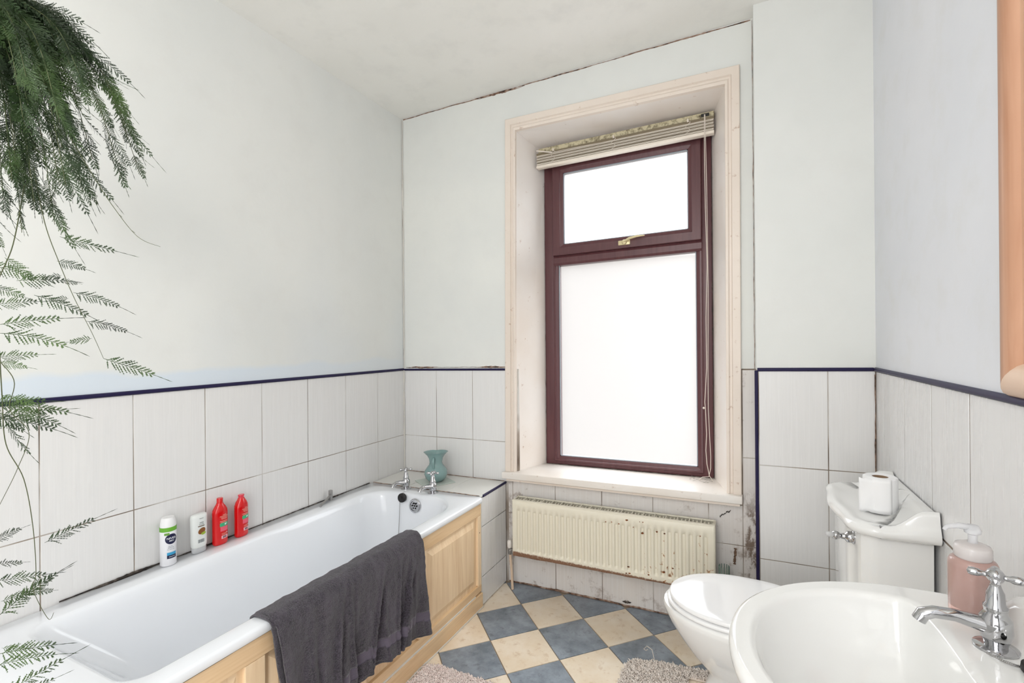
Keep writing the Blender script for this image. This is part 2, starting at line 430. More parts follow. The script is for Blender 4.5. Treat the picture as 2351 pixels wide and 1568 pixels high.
# chimney breast
w_br = tag(G().box(XC+.0018, XR+.004, YC+.0018, YB+.3, -.1, HD).build('wall_chimney_breast', M_GROUT, None), kind='structure')
G().box(XC, XR, YC, YB+.28, HD-.001, H+.02).build('plaster', M_WALL_C, w_br)

GP = .0017   # joint half width
def tiles(wall, plane, us, zs, m, skip=None, GP=.0017):
    "wall tiles: plane = (axis, coordinate, sign of the room side); us, zs = joint positions"
    ax, c, sg = plane; cache = {}
    for a, b in zip(us[:-1], us[1:]):
        for z0, z1 in zip(zs[:-1], zs[1:]):
            if skip and skip(a, b, z0, z1): continue
            if b-a < .012 or z1-z0 < .012: continue
            key = (round(b-a, 4), round(z1-z0, 4))
            jit = random.uniform(-.0004, .0004)
            if key in cache:
                o0, a0, zz = cache[key]
                d = (0, a-a0, z0-zz) if ax == 0 else (a-a0, 0, z0-zz)
                copy_at(o0, wall, d); continue
            t0, t1 = sorted((c+sg*.006, c))
            if ax == 0: g = G().box(t0, t1, a+GP, b-GP, z0+GP, z1-GP, .0012); at = (c, a, z0)
            else: g = G().box(a+GP, b-GP, t0, t1, z0+GP, z1-GP, .0012); at = (a, c, z0)
            o = g.build('wall_tile', m, wall, at=at); cache[key] = (o, a, z0)
random.seed(3)
ZR = [0, .382, .788, HD-.006]
tiles(w_left, (0, 0, -1), [YR+.18+.25*k for k in range(13)] + [2.185, YB], ZR[1:], M_TILE) if 0 else None
ys = [-.822+.25*k for k in range(12)] + [2.18, YB-.001]
tiles(w_left, (0, 0, -1), [y+.0 for y in ys], [.53, .788, HD-.006], M_TILE)
tiles(w_left, (0, 0, -1), ys[:6], [0, .382, .53], M_TILE)
yr = sorted([1.716-.25*k for k in range(11)] + [1.966, 2.216, YC-.001])
tiles(w_right, (0, XR, 1), yr, ZR, M_TILE_R, None, .0036)
xb = [0.001, .248, .504, .735]
tiles(w_back, (1, YB, 1), xb, [.563, .788, HD-.006], M_TILE)
tiles(w_back, (1, YB, 1), [1.936, XC-.001], [0.001, .388, .794, HD-.006], M_TILE_D)
tiles(w_back, (1, YB, 1), [.735, .763, 1.019, 1.276, 1.534, 1.79, 1.936], [0.001, .388, .575], M_TILE_D)
tiles(w_br, (1, YC, 1), [XC+.008, XC+.262, XR-.001], [0.001, .382, .788, HD-.006], M_TILE)

# navy edging trims
def trim(name, pts, r=.006, m=None):
    o = G().tube(pts, r, 8).build(name, m or M_NAVY, None, smooth=60); return tag(o, kind='structure')
trim('trim_1', [(.002, YR+.01, HD), (.002, YB-.004, HD)], .0075)
trim('trim_2', [(.008, YB-.002, HD-.002), (.722, YB-.002, HD-.002)], .0065)
trim('trim_3', [(XC+.004, YC-.002, HD), (XR-.008, YC-.002, HD)], .0075)
trim('trim_4', [(XR-.002, YR+.01, HD), (XR-.002, YC-.006, HD)], .0085)
trim('trim_5', [(XC, YC, 0.0), (XC, YC, HD-.004)], .007)

# irregular cracks and dirt along the junctions (real, thin, uneven beads)
def jag(name, parent, a, b, w, m, seed=1, n=60, wave=.003, prof=None, dirs=(0, 0, 1)):
    rnd = random.Random(seed); a = Vector(a); b = Vector(b); d = Vector(dirs)
    t = (b-a).normalized(); nn = t.cross(d).normalized(); g = G(); R = []
    for i in range(n+1):
        s = i/n; p = a+(b-a)*s
        k = noise.noise(Vector((s*9+seed*7.3, seed, 0)))*.5+.5
        ww = w*(.25+1.2*k)*(prof(s) if prof else 1)*rnd.uniform(.7, 1.2)
        off = d*noise.noise(Vector((s*14, seed*3.1, 4)))*wave
        R.append([p+off-d*ww-nn*.0012, p+off-nn*.0016*.9, p+off+d*ww-nn*.0012, p+off+nn*.0016])
    g.loft(R, True, True, True); return g.build(name, m, parent)
jag('crack', w_back, (.01, YB-.001, H-.004), (XC-.01, YB-.001, H-.005), .0038, M_CRACK, 2, 160, .004)
jag('crack', w_back, (.55, YB-.001, H-.010), (.86, YB-.001, H-.009), .006, M_CRACK, 5, 50, .004, lambda s: sin(pi*s))
jag('crack', w_back, (.004, YB-.003, HD+.01), (.004, YB-.003, H-.01), .0022, M_CRACK, 3, 140, .002, lambda s: .35+1.3*max(0, 1-abs(s-.72)*5), (1, 0, 0))
jag('crack', w_back, (XC-.004, YB-.003, HD), (XC-.004, YB-.003, H-.01), .002, M_CRACK, 8, 90, .002, lambda s: .6, (1, 0, 0))
jag('crack', w_back, (.02, YB-.002, HD+.012), (.722, YB-.002, HD+.012), .006, M_CRACK, 9, 80, .003, lambda s: .2+.9*max(0, sin(s*9)))
jag('corner_sealant', w_back, (.006, YB-.006, .565), (.006, YB-.006, HD), .006, M_SEAL, 4, 60, .002, None, (1, 0, 0))
jag('corner_sealant', w_back, (.006, YB-.004, HD), (.006, YB-.004, H-.01), .0045, M_SEAL, 14, 60, .002, None, (1, 0, 0))
jag('crack', w_br, (XR-.004, YC-.003, .0), (XR-.004, YC-.003, HD-.02), .003, M_CRACK, 12, 80, .002, lambda s: .7, (1, 0, 0))
jag('rot_patch', w_back, (1.838, YB-.003, .515), (1.885, YB-.003, .545), .0035, M_MOULD, 23, 24, .010)
jag('rot_patch', w_back, (1.900, YB-.003, .30), (1.903, YB-.003, .375), .006, M_MOULDY, 25, 24, .004, None, (1, 0, 0))
jag('floor_edge_dirt', w_back, (.74, YB-.004, .004), (1.95, YB-.004, .004), .006, M_CRACK, 28, 120, .004)
jag('rot_patch', w_back, (1.38, YB-.004, .020), (1.425, YB-.004, .022), .008, M_MOULD, 29, 20, .004, lambda s: sin(pi*s)+.1)

# ------------------------------------------------------------------ window
win = tag(empty('window_1', (1.34, 2.64, .62)), kind='structure')
def loopframe(g, A, ya, B, yb):
    "band between two 4-point openings: left-bottom, left-top, right-top, right-bottom (open below)"
    for i in range(3):
        g.raw([(A[i][0], ya, A[i][1]), (A[i+1][0], ya, A[i+1][1]), (B[i+1][0], yb, B[i+1][1]), (B[i][0], yb, B[i][1])], [(0, 1, 2, 3)])
O_ = [(.726, .60), (.742, 2.612), (1.938, 2.588), (1.932, .60)]
def inset(P, d, dt=None):
    dt = d if dt is None else dt
    return [(P[0][0]+d, P[0][1]), (P[1][0]+d, P[1][1]-dt), (P[2][0]-d, P[2][1]-dt), (P[3][0]-d, P[3][1])]
g = G(); yf = YB-.022
loopframe(g, O_, YB+.004, O_, yf+.003); loopframe(g, O_, yf+.003, inset(O_, .003), yf)
loopframe(g, inset(O_, .003), yf, inset(O_, .034, .036), yf); loopframe(g, inset(O_, .034, .036), yf, inset(O_, .038, .041), yf+.008)
loopframe(g, inset(O_, .038, .041), yf+.008, inset(O_, .046, .050), yf+.008); loopframe(g, inset(O_, .046, .050), yf+.008, inset(O_, .052, .058), yf+.002)
loopframe(g, inset(O_, .052, .058), yf+.002, inset(O_, .062, .072), yf+.003)
loopframe(g, inset(O_, .062, .072), yf+.003, inset(O_, .064, .075), yf+.02)
RI = inset(O_, .064, .075)
g.build('architrave', M_ARCH, win, smooth=25)
YF = 2.655
FO = [(.886, .60), (.886, 2.475), (1.799, 2.47), (1.799, .60)]
g = G(); loopframe(g, RI, yf+.02, inset(FO, -.0), YF+.02); g.build('reveal', M_REVEAL, win)
# sill
g = G(); sl = [(.718, 2.372), (.722, YB-.001), (.79, YB), (.880, YF+.03), (1.803, YF+.03), (1.885, YB), (1.936, YB-.001), (1.934, 2.372)]
bm = bmesh.new(); vs = [bm.verts.new((x, y, .592)) for x, y in sl]; f = bm.faces.new(vs)
ex = bmesh.ops.extrude_face_region(bm, geom=[f]); bmesh.ops.translate(bm, verts=[v for v in ex['geom'] if isinstance(v, bmesh.types.BMVert)], vec=(0, 0, .036))
bmesh.ops.recalc_face_normals(bm, faces=bm.faces)
for v in bm.verts:
    if v.co.y < 2.38 and v.co.z < .6: v.co.z -= .0
bmesh.ops.bevel(bm, geom=bm.edges[:], offset=.004, segments=3, profile=.5, affect='EDGES'); bm.verts.index_update()
g.raw([v.co.copy() for v in bm.verts], [[v.index for v in q.verts] for q in bm.faces]); bm.free()
g.build('window_sill', M_SILL, win, smooth=40)
G().box(.74, 1.925, 2.385, YB, .578, .593, .002).build('apron', M_ARCH, win)
# mahogany frame: members with mitred corners
def ringframe(g, x0, x1, z0, z1, w, y0, y1, bead=.012):
    "rectangular frame with sloped inner bead"
    def R(i, y): return [(x0+i, y, z0+i), (x1-i, y, z0+i), (x1-i, y, z1-i), (x0+i, y, z1-i)]
    g.loft([R(0, y1), R(0, y0+.003), R(.003, y0), R(w-bead, y0), R(w-bead+.002, y0+.004), R(w-.002, y0+.010), R(w, y0+.014), R(w, y1)])
F0, F1, B0, B1 = .882, 1.803, .628, 2.46
g = G(); 
g.box(F0, .942, YF-.012, YF+.05, B0, B1, .003); g.box(1.748, F1, YF-.012, YF+.05, B0, B1, .003)
g.box(.93, 1.76, YF-.010, YF+.05, B0, .668, .003); g.box(.93, 1.76, YF-.010, YF+.05, 2.39, B1, .003)
g.build('outer_frame', M_FRAME, win, smooth=30)
g = G(); ringframe(g, .936, 1.756, .648, 1.845, .030, YF-.016, YF+.04, .018)
g.build('lower_bead_frame', M_FRAME, win, smooth=30)
g = G(); g.prism([(YF-.016, 1.800), (YF-.024, 1.812), (YF-.024, 1.842), (YF-.012, 1.866), (YF+.04, 1.866), (YF+.04, 1.800)], 0, .940, 1.754)
g.build('transom', M_FRAME, win, smooth=25)
sash = G(); ringframe(sash, .940, 1.754, 1.856, 2.40, .064, YF-.034, YF+.02, .020)
sash = sash.build('sash_frame', M_FRAME, win, smooth=25)
g = G()
for (x0, x1, z0, z1, yy) in ((1.002, 1.692, 1.918, 2.338, YF-.018), (.964, 1.728, .676, 1.817, YF-.002)):
    t = .006
    g.box(x0-.002, x0+t, yy, yy+.006, z0, z1); g.box(x1-t, x1+.002, yy, yy+.006, z0, z1); g.box(x0, x1, yy, yy+.006, z0-.002, z0+t); g.box(x0, x1, yy, yy+.006, z1-t, z1+.002)
g.build('glazing_gasket', M_GASKET, win)
G().box(.998, 1.696, YF-.010, YF-.005, 1.914, 2.342).build('pane', M_PANE, win)
G().box(.962, 1.730, YF+.004, YF+.009, .674, 1.819).build('pane', M_PANE2, win)
M_BRASS = mat('tarnished_brass_lever', srgb(214, 200, 158), .35, metal=.35)
hx, hz, hy = 1.362, 1.884, YF-.034
g = G(); g.box(hx-.035, hx+.03, hy-.006, hy+.002, hz-.012, hz+.014, .003)
hd = g.build('window_handle', M_BRASS, win, smooth=40); tag(hd, 'tarnished cream brass lever catch')
g = G(); g.lathe((hx, hy-.006, hz+.002), [(.013, 0), (.014, .008), (.011, .012), (.004, .013)], 16, (0, -1, 0))
g.tube([(hx, hy-.017, hz+.004), (hx+.03, hy-.028, hz+.016), (hx+.07, hy-.030, hz+.022), (hx+.112, hy-.028, hz+.022)], [.006, .007, .006, .003], 8)
g.build('lever', M_BRASS, hd, smooth=50)
jag('frame_mould', win, (F1-.001, YF-.014, .63), (F1-.001, YF-.014, 2.3), .0018, M_MOULD, 31, 160, .001, lambda s: max(.15, noise.noise(Vector((s*30, 2, 1)))*2), (1, 0, 0))
jag('frame_mould', win, (F0+.001, YF-.014, .63), (F0+.001, YF-.014, 2.3), .0012, M_MOULD, 33, 160, .001, lambda s: max(.1, noise.noise(Vector((s*30, 7, 1)))*2), (1, 0, 0))
jag('frame_mould', win, (F0, YF-.012, .630), (F1, YF-.012, .630), .0018, M_MOULD, 34, 160, .001)

# ------------------------------------------------------------------ blind
M_SLAT = mat('blind_slat', srgb(236, 226, 212), .35)
M_SLAT2 = mat('gap_shade_slat', srgb(150, 138, 120), .5)  # darker slats paint in the shade of gaps in the stack
M_HEAD = mat('dirty_head_rail', srgb(192, 180, 148), .5)
n_ = N(M_HEAD); n_.col(n_.mix(n_.ramp(n_.noise(55, 4, .7), [(.45, 0.), (.7, 1.)]), srgb(200, 190, 158), srgb(96, 84, 60)))
M_CORD = mat('cream_cord', srgb(226, 216, 204), .7)
bl = empty('venetian_blind', (1.34, 2.585, 2.365), 'dirty cream venetian blind bunched up under the top of the window recess', 'blind')
bx0, bx1, by0, by1 = .868, 1.822, 2.555, 2.59
g = G(); g.box(bx0+.012, bx1, by0+.002, by1, 2.448, 2.474, .003)
g.build('head_rail', M_HEAD, bl, smooth=40)
G().box(bx0+.002, bx1-.001, by0-.002, by0+.003, 2.432, 2.447, .001).build('valance_strip', mat('grimy_valance', srgb(124, 112, 90), .6), bl)
sl0 = None
slb = None
for k in range(11):
    z = 2.3805+k*.0052; xo = random.uniform(-.003, .003)
    if k % 3 == 2:
        if slb is None:
            slb = G().box(bx0+.003, bx1-.003, by0+.003, by1, z-.001, z+.0036).build('slat', M_SLAT2, bl, at=(bx0, by0, z)); z0b = z
        else: copy_at(slb, bl, (xo, 0, z-z0b))
    elif sl0 is None:
        pr = [(by0-.004, z+.0004), (by0+.010, z+.0026), (by1-.012, z+.0030), (by1, z+.0014), (by1, z+.0006), (by1-.012, z+.0018), (by0+.010, z+.0012), (by0-.004, z-.0022)]
        sl0 = G().prism(pr, 0, bx0+.003, bx1-.003).build('slat', M_SLAT, bl, at=(bx0, by0, z))
    else: copy_at(sl0, bl, (xo, random.uniform(-.002, .003), k*.0052+random.uniform(-.0006, .0006)))
G().box(bx0, bx1, by0-.002, by1, 2.362, 2.378, .003).build('bottom_rail', M_SLAT, bl, smooth=40)
for x in (.975, 1.322, 1.700):
    g = G(); g.box(x-.004, x+.004, by0-.008, by0-.004, 2.440, 2.456, .001)
    pts = [(x-.012+.004*k, by0-.006-.004*sin(k), 2.442-.008*k+.004*sin(2.3*k)) for k in range(8)]
    g.tube([(x, by0-.006, 2.45)]+[(x+.013*sin(t*1.7), by0-.007-.003*sin(t*2.2), 2.447-.0105*t) for t in range(8)], .0014, 5)
    g.build('ladder_cord', M_CORD, bl)
G().tube([(bx0+.004, by0-.004, 2.462), (bx0+.05, by0-.012, 2.447), (bx0+.105, by0-.016, 2.430)], .0042, 8).build('tilt_wand', M_CORD, bl, smooth=60)
G().tube([(bx0+.105, by0-.014, 2.430), (bx0+.15, by0-.010, 2.433), (bx0+.25, by0-.006, 2.434), (bx0+.4, by0-.006, 2.429)], .0012, 5).build('loose_cord', M_CORD, bl)
G().box(1.762, 1.800, by0-.006, by0+.002, 2.452, 2.466, .002).build('cord_lock', M_BLACK, bl)
g = G(); cpts = []
g.tube([(1.778, by0-.008, 2.46), (1.777, by0-.012, 2.30), (1.779, by0-.010, 2.0), (1.785, by0-.008, 1.7), (1.778, by0-.010, 1.45), (1.779, by0-.01, 1.2), (1.769, by0-.01, 1.03), (1.772, by0-.01, .99), (1.776, by0-.01, .87), (1.772, by0-.008, .79), (1.776, by0, .72), (1.786, by0+.01, .66), (1.800, by0+.03, .632)], .0017, 6)
g.tube([(1.781, by0-.006, 2.46), (1.786, by0-.010, 2.1), (1.789, by0-.008, 1.6), (1.785, by0-.01, 1.2), (1.785, by0-.01, 1.0), (1.790, by0-.01, .86), (1.794, by0-.006, .76), (1.793, by0, .70), (1.784, by0+.01, .655), (1.755, by0+.012, .650), (1.735, by0+.012, .634)], .0015, 6)
g.lathe((1.764, by0-.01, 1.000), [(.001, -.006), (.005, -.002), (.005, .002), (.001, .006)], 10)
g.build('pull_cord', M_CORD, bl, smooth=60)
rnd = random.Random(5); g = G()
for k in range(9):
    a = Vector((rnd.uniform(1.70, 1.80), rnd.uniform(2.53, 2.60), .6315)); p = [a]
    for q in range(6): p.append(p[-1]+Vector((rnd.uniform(-.018, .014), rnd.uniform(-.01, .01), rnd.uniform(0, .002) if q < 4 else rnd.uniform(0, .006))))
    g.tube(p, .0006, 4)
g.build('frayed_thread', mat('grey_thread', srgb(150, 146, 138), .8), bl)

# ------------------------------------------------------------------ radiator
rad = empty('radiator', (1.31, 2.36, .20), 'cream panel radiator with rust spots hung below the window sill', 'radiator')
rx0, rx1, rz0, rz1, ry = .811, 1.822, .200, .498, 2.312
g = G(); NX, rows = 31*8, []
zl = [rz0, rz0+.006, rz0+.028, rz0+.033, rz0+.040, rz0+.05, rz0+.10, rz0+.15, rz0+.20, rz1-.062, rz1-.055, rz1-.048, rz1-.030, rz1-.006, rz1]
for z in zl:
    e = 1 if rz0+.038 < z < rz1-.054 else (.5 if rz0+.03 < z < rz1-.046 else 0)
    row = []
    for i in range(NX+1):
        x = rx0+.022+(rx1-rx0-.044)*i/NX; ph = (i % 8)/8
        d = e*(0, .002, .0095, .0105, .0105, .0095, .002, 0)[i % 8]
        yy = ry + d + (.004 if z in (rz0, rz1) else 0)
        row.append((x, yy, z))
    row = [(rx0, ry+.006, z), (rx0+.004, ry+.001, z)] + row + [(rx1-.004, ry+.001, z), (rx1, ry+.006, z)]
    rows.append(row)
g.loft(rows, False)
g.build('front_panel', M_RAD, rad, smooth=35)
G().box(rx0+.01, rx1-.01, 2.394, 2.402, rz0+.005, rz1-.005, .002).build('rear_panel', M_RADIN, rad)
for x in (rx0-.001, rx1-.004):
    g = G(); g.box(x, x+.005, ry+.004, 2.395, rz0+.012, rz1+.002, .002); g.build('side_panel', mat('radiator_cream_side', srgb(232, 226, 208), .4) if x < 1 else bpy.data.materials['radiator_cream_side'], rad)
M_RC = bpy.data.materials['radiator_cream_side']
g = G(); g.box(rx0, rx1, ry+.001, ry+.022, rz1-.002, rz1+.004, .0015); g.box(rx0, rx1, 2.383, 2.394, rz1-.002, rz1+.004, .0015)
for k in range(20):
    x = rx0+.004+(rx1-rx0-.012)*k/19.; g.box(x, x+.004, ry+.02, 2.386, rz1-.001, rz1+.0035, .0)
g.build('top_grille', M_RC, rad)
g = G()
for k in range(60):
    x = rx0+.012+(rx1-rx0-.024)*k/59.
    g.box(x-.003, x+.003, ry+.024, 2.382, rz0+.02, rz1-.005)
tag(g.build('convector_fin', M_RADIN, rad), kind='stuff')
jag('rust_edge', rad, (rx0+.02, ry+.004, rz0+.001), (rx1-.01, ry+.004, rz0+.001), .0030, M_RUST, 41, 190, .003, lambda s: .3+1.0*max(0, noise.noise(Vector((s*11, 1, 5)))+.3))
g = G(); rnd = random.Random(8)
for (x, z, r) in ((1.43, rz1-.022, .007), (1.503, rz1-.075, .0065), (1.505, rz1-.022, .003), (1.49, rz1-.022, .0025), (1.325, rz1-.045, .0035), (1.355, rz1-.042, .003), (1.39, rz1-.046, .004), (1.46, rz1-.052, .003), (1.57, rz1-.058, .005), (1.605, rz1-.062, .004), (1.44, rz0+.02, .005), (1.425, rz0+.018, .004), (1.60, rz0+.055, .006), (1.435, rz0+.05, .005), (1.53, rz0+.03, .005), (1.64, rz0+.08, .004), (1.76, rz1-.05, .003)):
    n = 9; ring = [(x+r*rnd.uniform(.6, 1.25)*cos(2*pi*i/n)*1.15, ry-.0006, z+r*rnd.uniform(.5, 1.1)*sin(2*pi*i/n)*.8) for i in range(n)]
    ring2 = [(p[0], ry+.002, p[2]) for p in ring]
    g.loft([ring, ring2], True, True, True)
tag(g.build('paint_chip', M_RUST, rad), kind='stuff')
g = G(); g.tube([(.795, 2.345, 0), (.790, 2.345, .10), (.782, 2.345, .19)], .0075, 10); g.build('inlet_pipe', M_PIPE, rad, smooth=60)
g = G(); g.lathe((.781, 2.345, .19), [(.009, 0), (.012, .004), (.012, .022), (.008, .026), (.008, .036)], 12); g.tube([(.781, 2.345, .214), (.812, 2.345, .222)], .007, 8); g.build('valve_body', M_STEEL, rad, smooth=40)
g = G(); g.lathe((.779, 2.345, .226), [(.010, 0), (.012, .004), (.013, .034), (.008, .042)], 14); g.build('valve_cap', M_SILL, rad, smooth=40)
g = G(); g.lathe((1.858, 2.335, .215), [(.020, 0), (.022, .006), (.020, .055), (.016, .062)], 14)
for k in range(12):
    a = 2*pi*k/12; g.box(1.858+.021*cos(a)-.0022, 1.858+.021*cos(a)+.0022, 2.335+.021*sin(a)-.0022, 2.335+.021*sin(a)+.0022, .262, .322)
g.tube([(1.858, 2.335, .0), (1.858, 2.335, .215)], .0075, 10); g.tube([(1.82, 2.335, .225), (1.858, 2.335, .228)], .008, 8)
tag(g.build('thermostat_valve', mat('mint_ribbed_valve', srgb(120, 138, 128), .3, metal=.3), rad, smooth=40), 'grey green ribbed valve head')

# ------------------------------------------------------------------ ledge at the end of the bath
lx = .722
led = tag(empty('tiled_ledge', (.36, 2.27, 0)), 'white tiled ledge boxing in the end of the bath below the corner', 'ledge')
G().box(.002, lx-.004, 2.128, YB-.001, .0, .557).build('box_core', M_GROUT, led)
for a, b in ((.006, .249), (.251, .501), (.503, lx)):
    G().box(a, b, 2.128, YB-.003, .557, .565, .0015).build('ledge_tile', M_LEDGE, led)
for z0, z1 in ((.003, .145), (.150, .402), (.407, .553)):
    G().box(lx-.004, lx+.003, 2.134, YB-.012, z0, z1, .0015).build('side_tile', M_TILE, led)
G().tube([(lx+.001, 2.150, .560), (lx+.001, YB-.008, .560)], .0068, 8).build('edge_trim', M_NAVY, led, smooth=60)
jag('sealant_strip', led, (lx+.001, 2.128, .0), (lx+.002, 2.128, .552), .007, M_SEAL, 51, 60, .003, None, (0, 1, 0))
jag('dirty_joint', led, (.01, 2.126, .566), (.715, 2.126, .566), .0028, M_CRACK, 52, 80, .002, None, (0, 1, 0))
jag('dirty_joint', led, (.012, YB-.010, .568), (.715, YB-.010, .568), .003, M_CRACK, 53, 80, .002, lambda s: .8, (0, 1, 0))

# ------------------------------------------------------------------ bath
bath = empty('bathtub', (.36, 1.27, 0), 'white enamel bathtub along the left wall with chrome taps at its far end', 'bathtub')
def BT(p):  # outer edge widens slightly towards the window
    x, y, z = p; return (x + (x/.73)*(y-2.12)*.018, y, z)
def bring(x0, x1, y0, y1, r, z): return [BT((x, y, z)) for x, y in rrect(x0, x1, y0, y1, r, 10, 8)]
bo = (.006, .738, .42, 2.122)
bi = (.118, .668, .605, 2.028)
def bir(dl, dr, dn, df, z, rr=(.07, .07, .19, .13), k=0):
    return bring(bi[0]+dl, bi[1]-dr, bi[2]+dn, bi[3]-df, [max(.02, q+k) for q in rr], z)
RZ = .5645
rings = [bring(*bo[:1], bo[1]-.004, bo[2], bo[3], .006, RZ-.030), bring(bo[0], bo[1], bo[2], bo[3], .008, RZ-.026), bring(bo[0], bo[1], bo[2], bo[3], .008, RZ-.008),
         bring(bo[0]+.002, bo[1]-.003, bo[2]+.003, bo[3]-.002, .009, RZ-.003), bring(bo[0]+.006, bo[1]-.009, bo[2]+.008, bo[3]-.006, .01, RZ),
         bir(-.012, -.010, -.012, -.012, RZ+.0005), bir(-.006, -.005, -.006, -.006, RZ-.001), bir(-.001, -.001, -.001, -.001, RZ-.005), bir(.004, .003, .006, .003, RZ-.013),
         bir(.012, .008, .022, .008, RZ-.035), bir(.030, .022, .10, .018, RZ-.12), bir(.048, .04, .19, .03, RZ-.22), bir(.062, .055, .25, .04, RZ-.30),
         bir(.078, .07, .29, .055, RZ-.345), bir(.105, .10, .33, .085, RZ-.372), bir(.15, .14, .39, .13, RZ-.382, k=-.02), bir(.22, .22, .55, .35, RZ-.386, k=-.05)]
g = G().loft(rings, True, False, True)
g.build('tub_shell', M_BATH, bath, smooth=50)
jag('wall_sealant_gap', bath, (.006, .72, RZ+.003), (.006, 2.10, RZ+.003), .0042, M_MOULD, 61, 160, .001, lambda s: .75+.7*max(0, 1-abs(s-.15)*5))
# overflow grille on the end wall
ov = (.392, 2.014, .512)
g = G(); g.lathe(ov, [(.036, 0), (.036, .004), (.032, .008), (.026, .008), (.024, .004)], 28, (0, -1, .12)); 
ovo = g.build('overflow_grille', M_CHROME, bath, smooth=40)
g = G()
for k in range(7):
    a = 2*pi*k/6; r = .014 if k < 6 else 0
    g.lathe((ov[0]+r*cos(a), ov[1]-.0055, ov[2]+r*sin(a)), [(.0048, 0), (.0048, .0006)], 10, (0, -1, 0))
g.build('drain_hole', M_BLACK, ovo)
# plug hanging on its chain
g = G(); pc = (.318, 2.004, .548); g.lathe(pc, [(.018, -.004), (.024, -.002), (.024, .008), (.019, .011), (.006, .011), (.006, .014), (.003, .014)], 20, (.1, -1, .1))
tag(g.build('plug', M_BLACK, bath, smooth=40), 'black rubber plug')
g = G()
g.tube([(.300, 2.045, .566), (.296, 2.026, .560), (.296, 2.010, .52), (.300, 1.996, .40), (.305, 1.98, .30), (.315, 1.96, .20)], .0016, 6)
g.build('plug_chain', M_STEEL, bath)
# grip bracket on the wall-side rim
g = G(); g.box(.018, .034, 1.785, 1.800, RZ, RZ+.052, .002); g.tube([(.030, 1.79, RZ+.030), (.052, 1.735, RZ+.016), (.066, 1.690, RZ+.006)], .0058, 8)
tag(g.build('grip_bracket', M_STEEL, bath, smooth=40), 'worn steel remains of a grab handle')

def pillar_tap(name, parent, x, y, z, ang, s=1., spout=.105, rot=0.35, tall=1.):
    "traditional cross-top pillar tap; ang = direction of the spout"
    d = Vector((cos(ang), sin(ang), 0)); c = Vector((x, y, z))
    g = G(); h = tall*s
    g.lathe(c, [(.030*s, 0), (.030*s, .003), (.024*s, .006), (.016*s, .008), (.0165*s, .011), (.020*s, .018), (.0225*s, .030), (.0215*s, .046*h/s), (.015*s, .056*h/s), (.0165*s, .060*h/s), (.0165*s, .064*h/s), (.013*s, .068*h/s), (.012*s, .084*h/s), (.009*s, .090*h/s), (.007*s, .096*h/s), (.006*s, .104*h/s), (.001, .105*h/s)], 22)
    g.tube([c+d*.005*s+Vector((0, 0, .036*s)), c+d*.03*s+Vector((0, 0, .041*s)), c+d*(spout*.55)*1.+Vector((0, 0, .046*s)), c+d*(spout*.85)+Vector((0, 0, .046*s)), c+d*spout+Vector((0, 0, .040*s)), c+d*(spout+.006)+Vector((0, 0, .028*s))],
           [.015*s, .0125*s, .0105*s, .0105*s, .0115*s, .011*s], 12)
    t = g.build(name, M_CHROME, parent, smooth=50)
    g = G(); hz = c+Vector((0, 0, .108*h))
    g.lathe(hz, [(.006*s, -.008*s), (.010*s, -.005*s), (.0125*s, .0), (.0125*s, .008*s), (.009*s, .013*s), (.001, .0145*s)], 18)
    for k in range(4):
        a = rot+k*pi/2; e = Vector((cos(a), sin(a), 0))
        g.lathe(hz+Vector((0, 0, .003*s))+e*.009*s, [(.0045*s, 0), (.0045*s, .008*s), (.0065*s, .012*s), (.0072*s, .020*s), (.0060*s, .025*s), (.001, .027*s)], 12, e)
    hnd = g.build('cross_handle', M_CHROME, t, smooth=50)
    return t
t1 = pillar_tap('tap', bath, .268, 2.098, RZ, radians(-103), .95, .085, .6)
t2 = pillar_tap('tap', bath, .455, 2.086, RZ, radians(-103), .95, .085, .3)

# ------------------------------------------------------------------ bath panel
pan = empty('bath_surround', (.70, 1.28, 0), 'light oak surround with raised fields boxing in the side of the tub', 'surround')
def PX(y): return .700+(y-.7)*.016
def pbox(y0, y1, z0, z1, d0, d1, b=.0015):
    g = G(); g.box(0, 1, y0, y1, z0, z1, b)
    sc = []
    for v in g.v:
        t = (v.x); v.x = PX(v.y)+d0+(d1-d0)*t
    return g
def pboxb(y0, y1, z0, z1, d0, d1, b=.0015):
    g = G(); g.box(d0, d1, y0, y1, z0, z1, b)
    for v in g.v: v.x += PX(v.y)
    return g
pboxb(.43, 2.122, .472, .531, -.02, .004).build('top_rail', M_OAK_H, pan)
pboxb(.43, 2.122, .082, .118, -.02, .004).build('bottom_rail', M_OAK_H, pan)
for (y0, y1) in ((.43, .49), (.852, .912), (1.25, 1.31), (1.61, 1.665), (2.092, 2.122)):
    pboxb(y0, y1, .119, .471, -.02, .0035).build('stile', M_OAK_V, pan)
for (y0, y1) in ((.49, .852), (.912, 1.25), (1.31, 1.61), (1.665, 2.092)):
    g = G(); a, b, z0, z1 = y0-.002, y1+.002, .117, .474; m_ = .032 if y0 != 1.665 else .034
    R = lambda i, x: [(PX(a+i)+x, a+i, z0+i), (PX(b-i)+x, b-i, z0+i), (PX(b-i)+x, b-i, z1-i), (PX(a+i)+x, a+i, z1-i)]
    g.loft([R(0, -.018), R(0, -.010), R(m_-.012, -.0095), R(m_+.012, .001), R(m_+.012+.001, .001)], True, True, True)
    g.build('raised_field', M_OAK_V, pan)
pboxb(.43, 2.122, .0, .076, -.015, .012).build('plinth_board', M_OAK_H, pan)
g = pboxb(.43, 2.06, .0755, .0835, -.01, .0075, .001); g.build('white_filler', M_SEAL, pan)
jag('floor_sealant', pan, (PX(.5)+.014, .5, .003), (PX(2.1)+.013, 2.125, .003), .006, M_SEAL, 71, 120, .003)
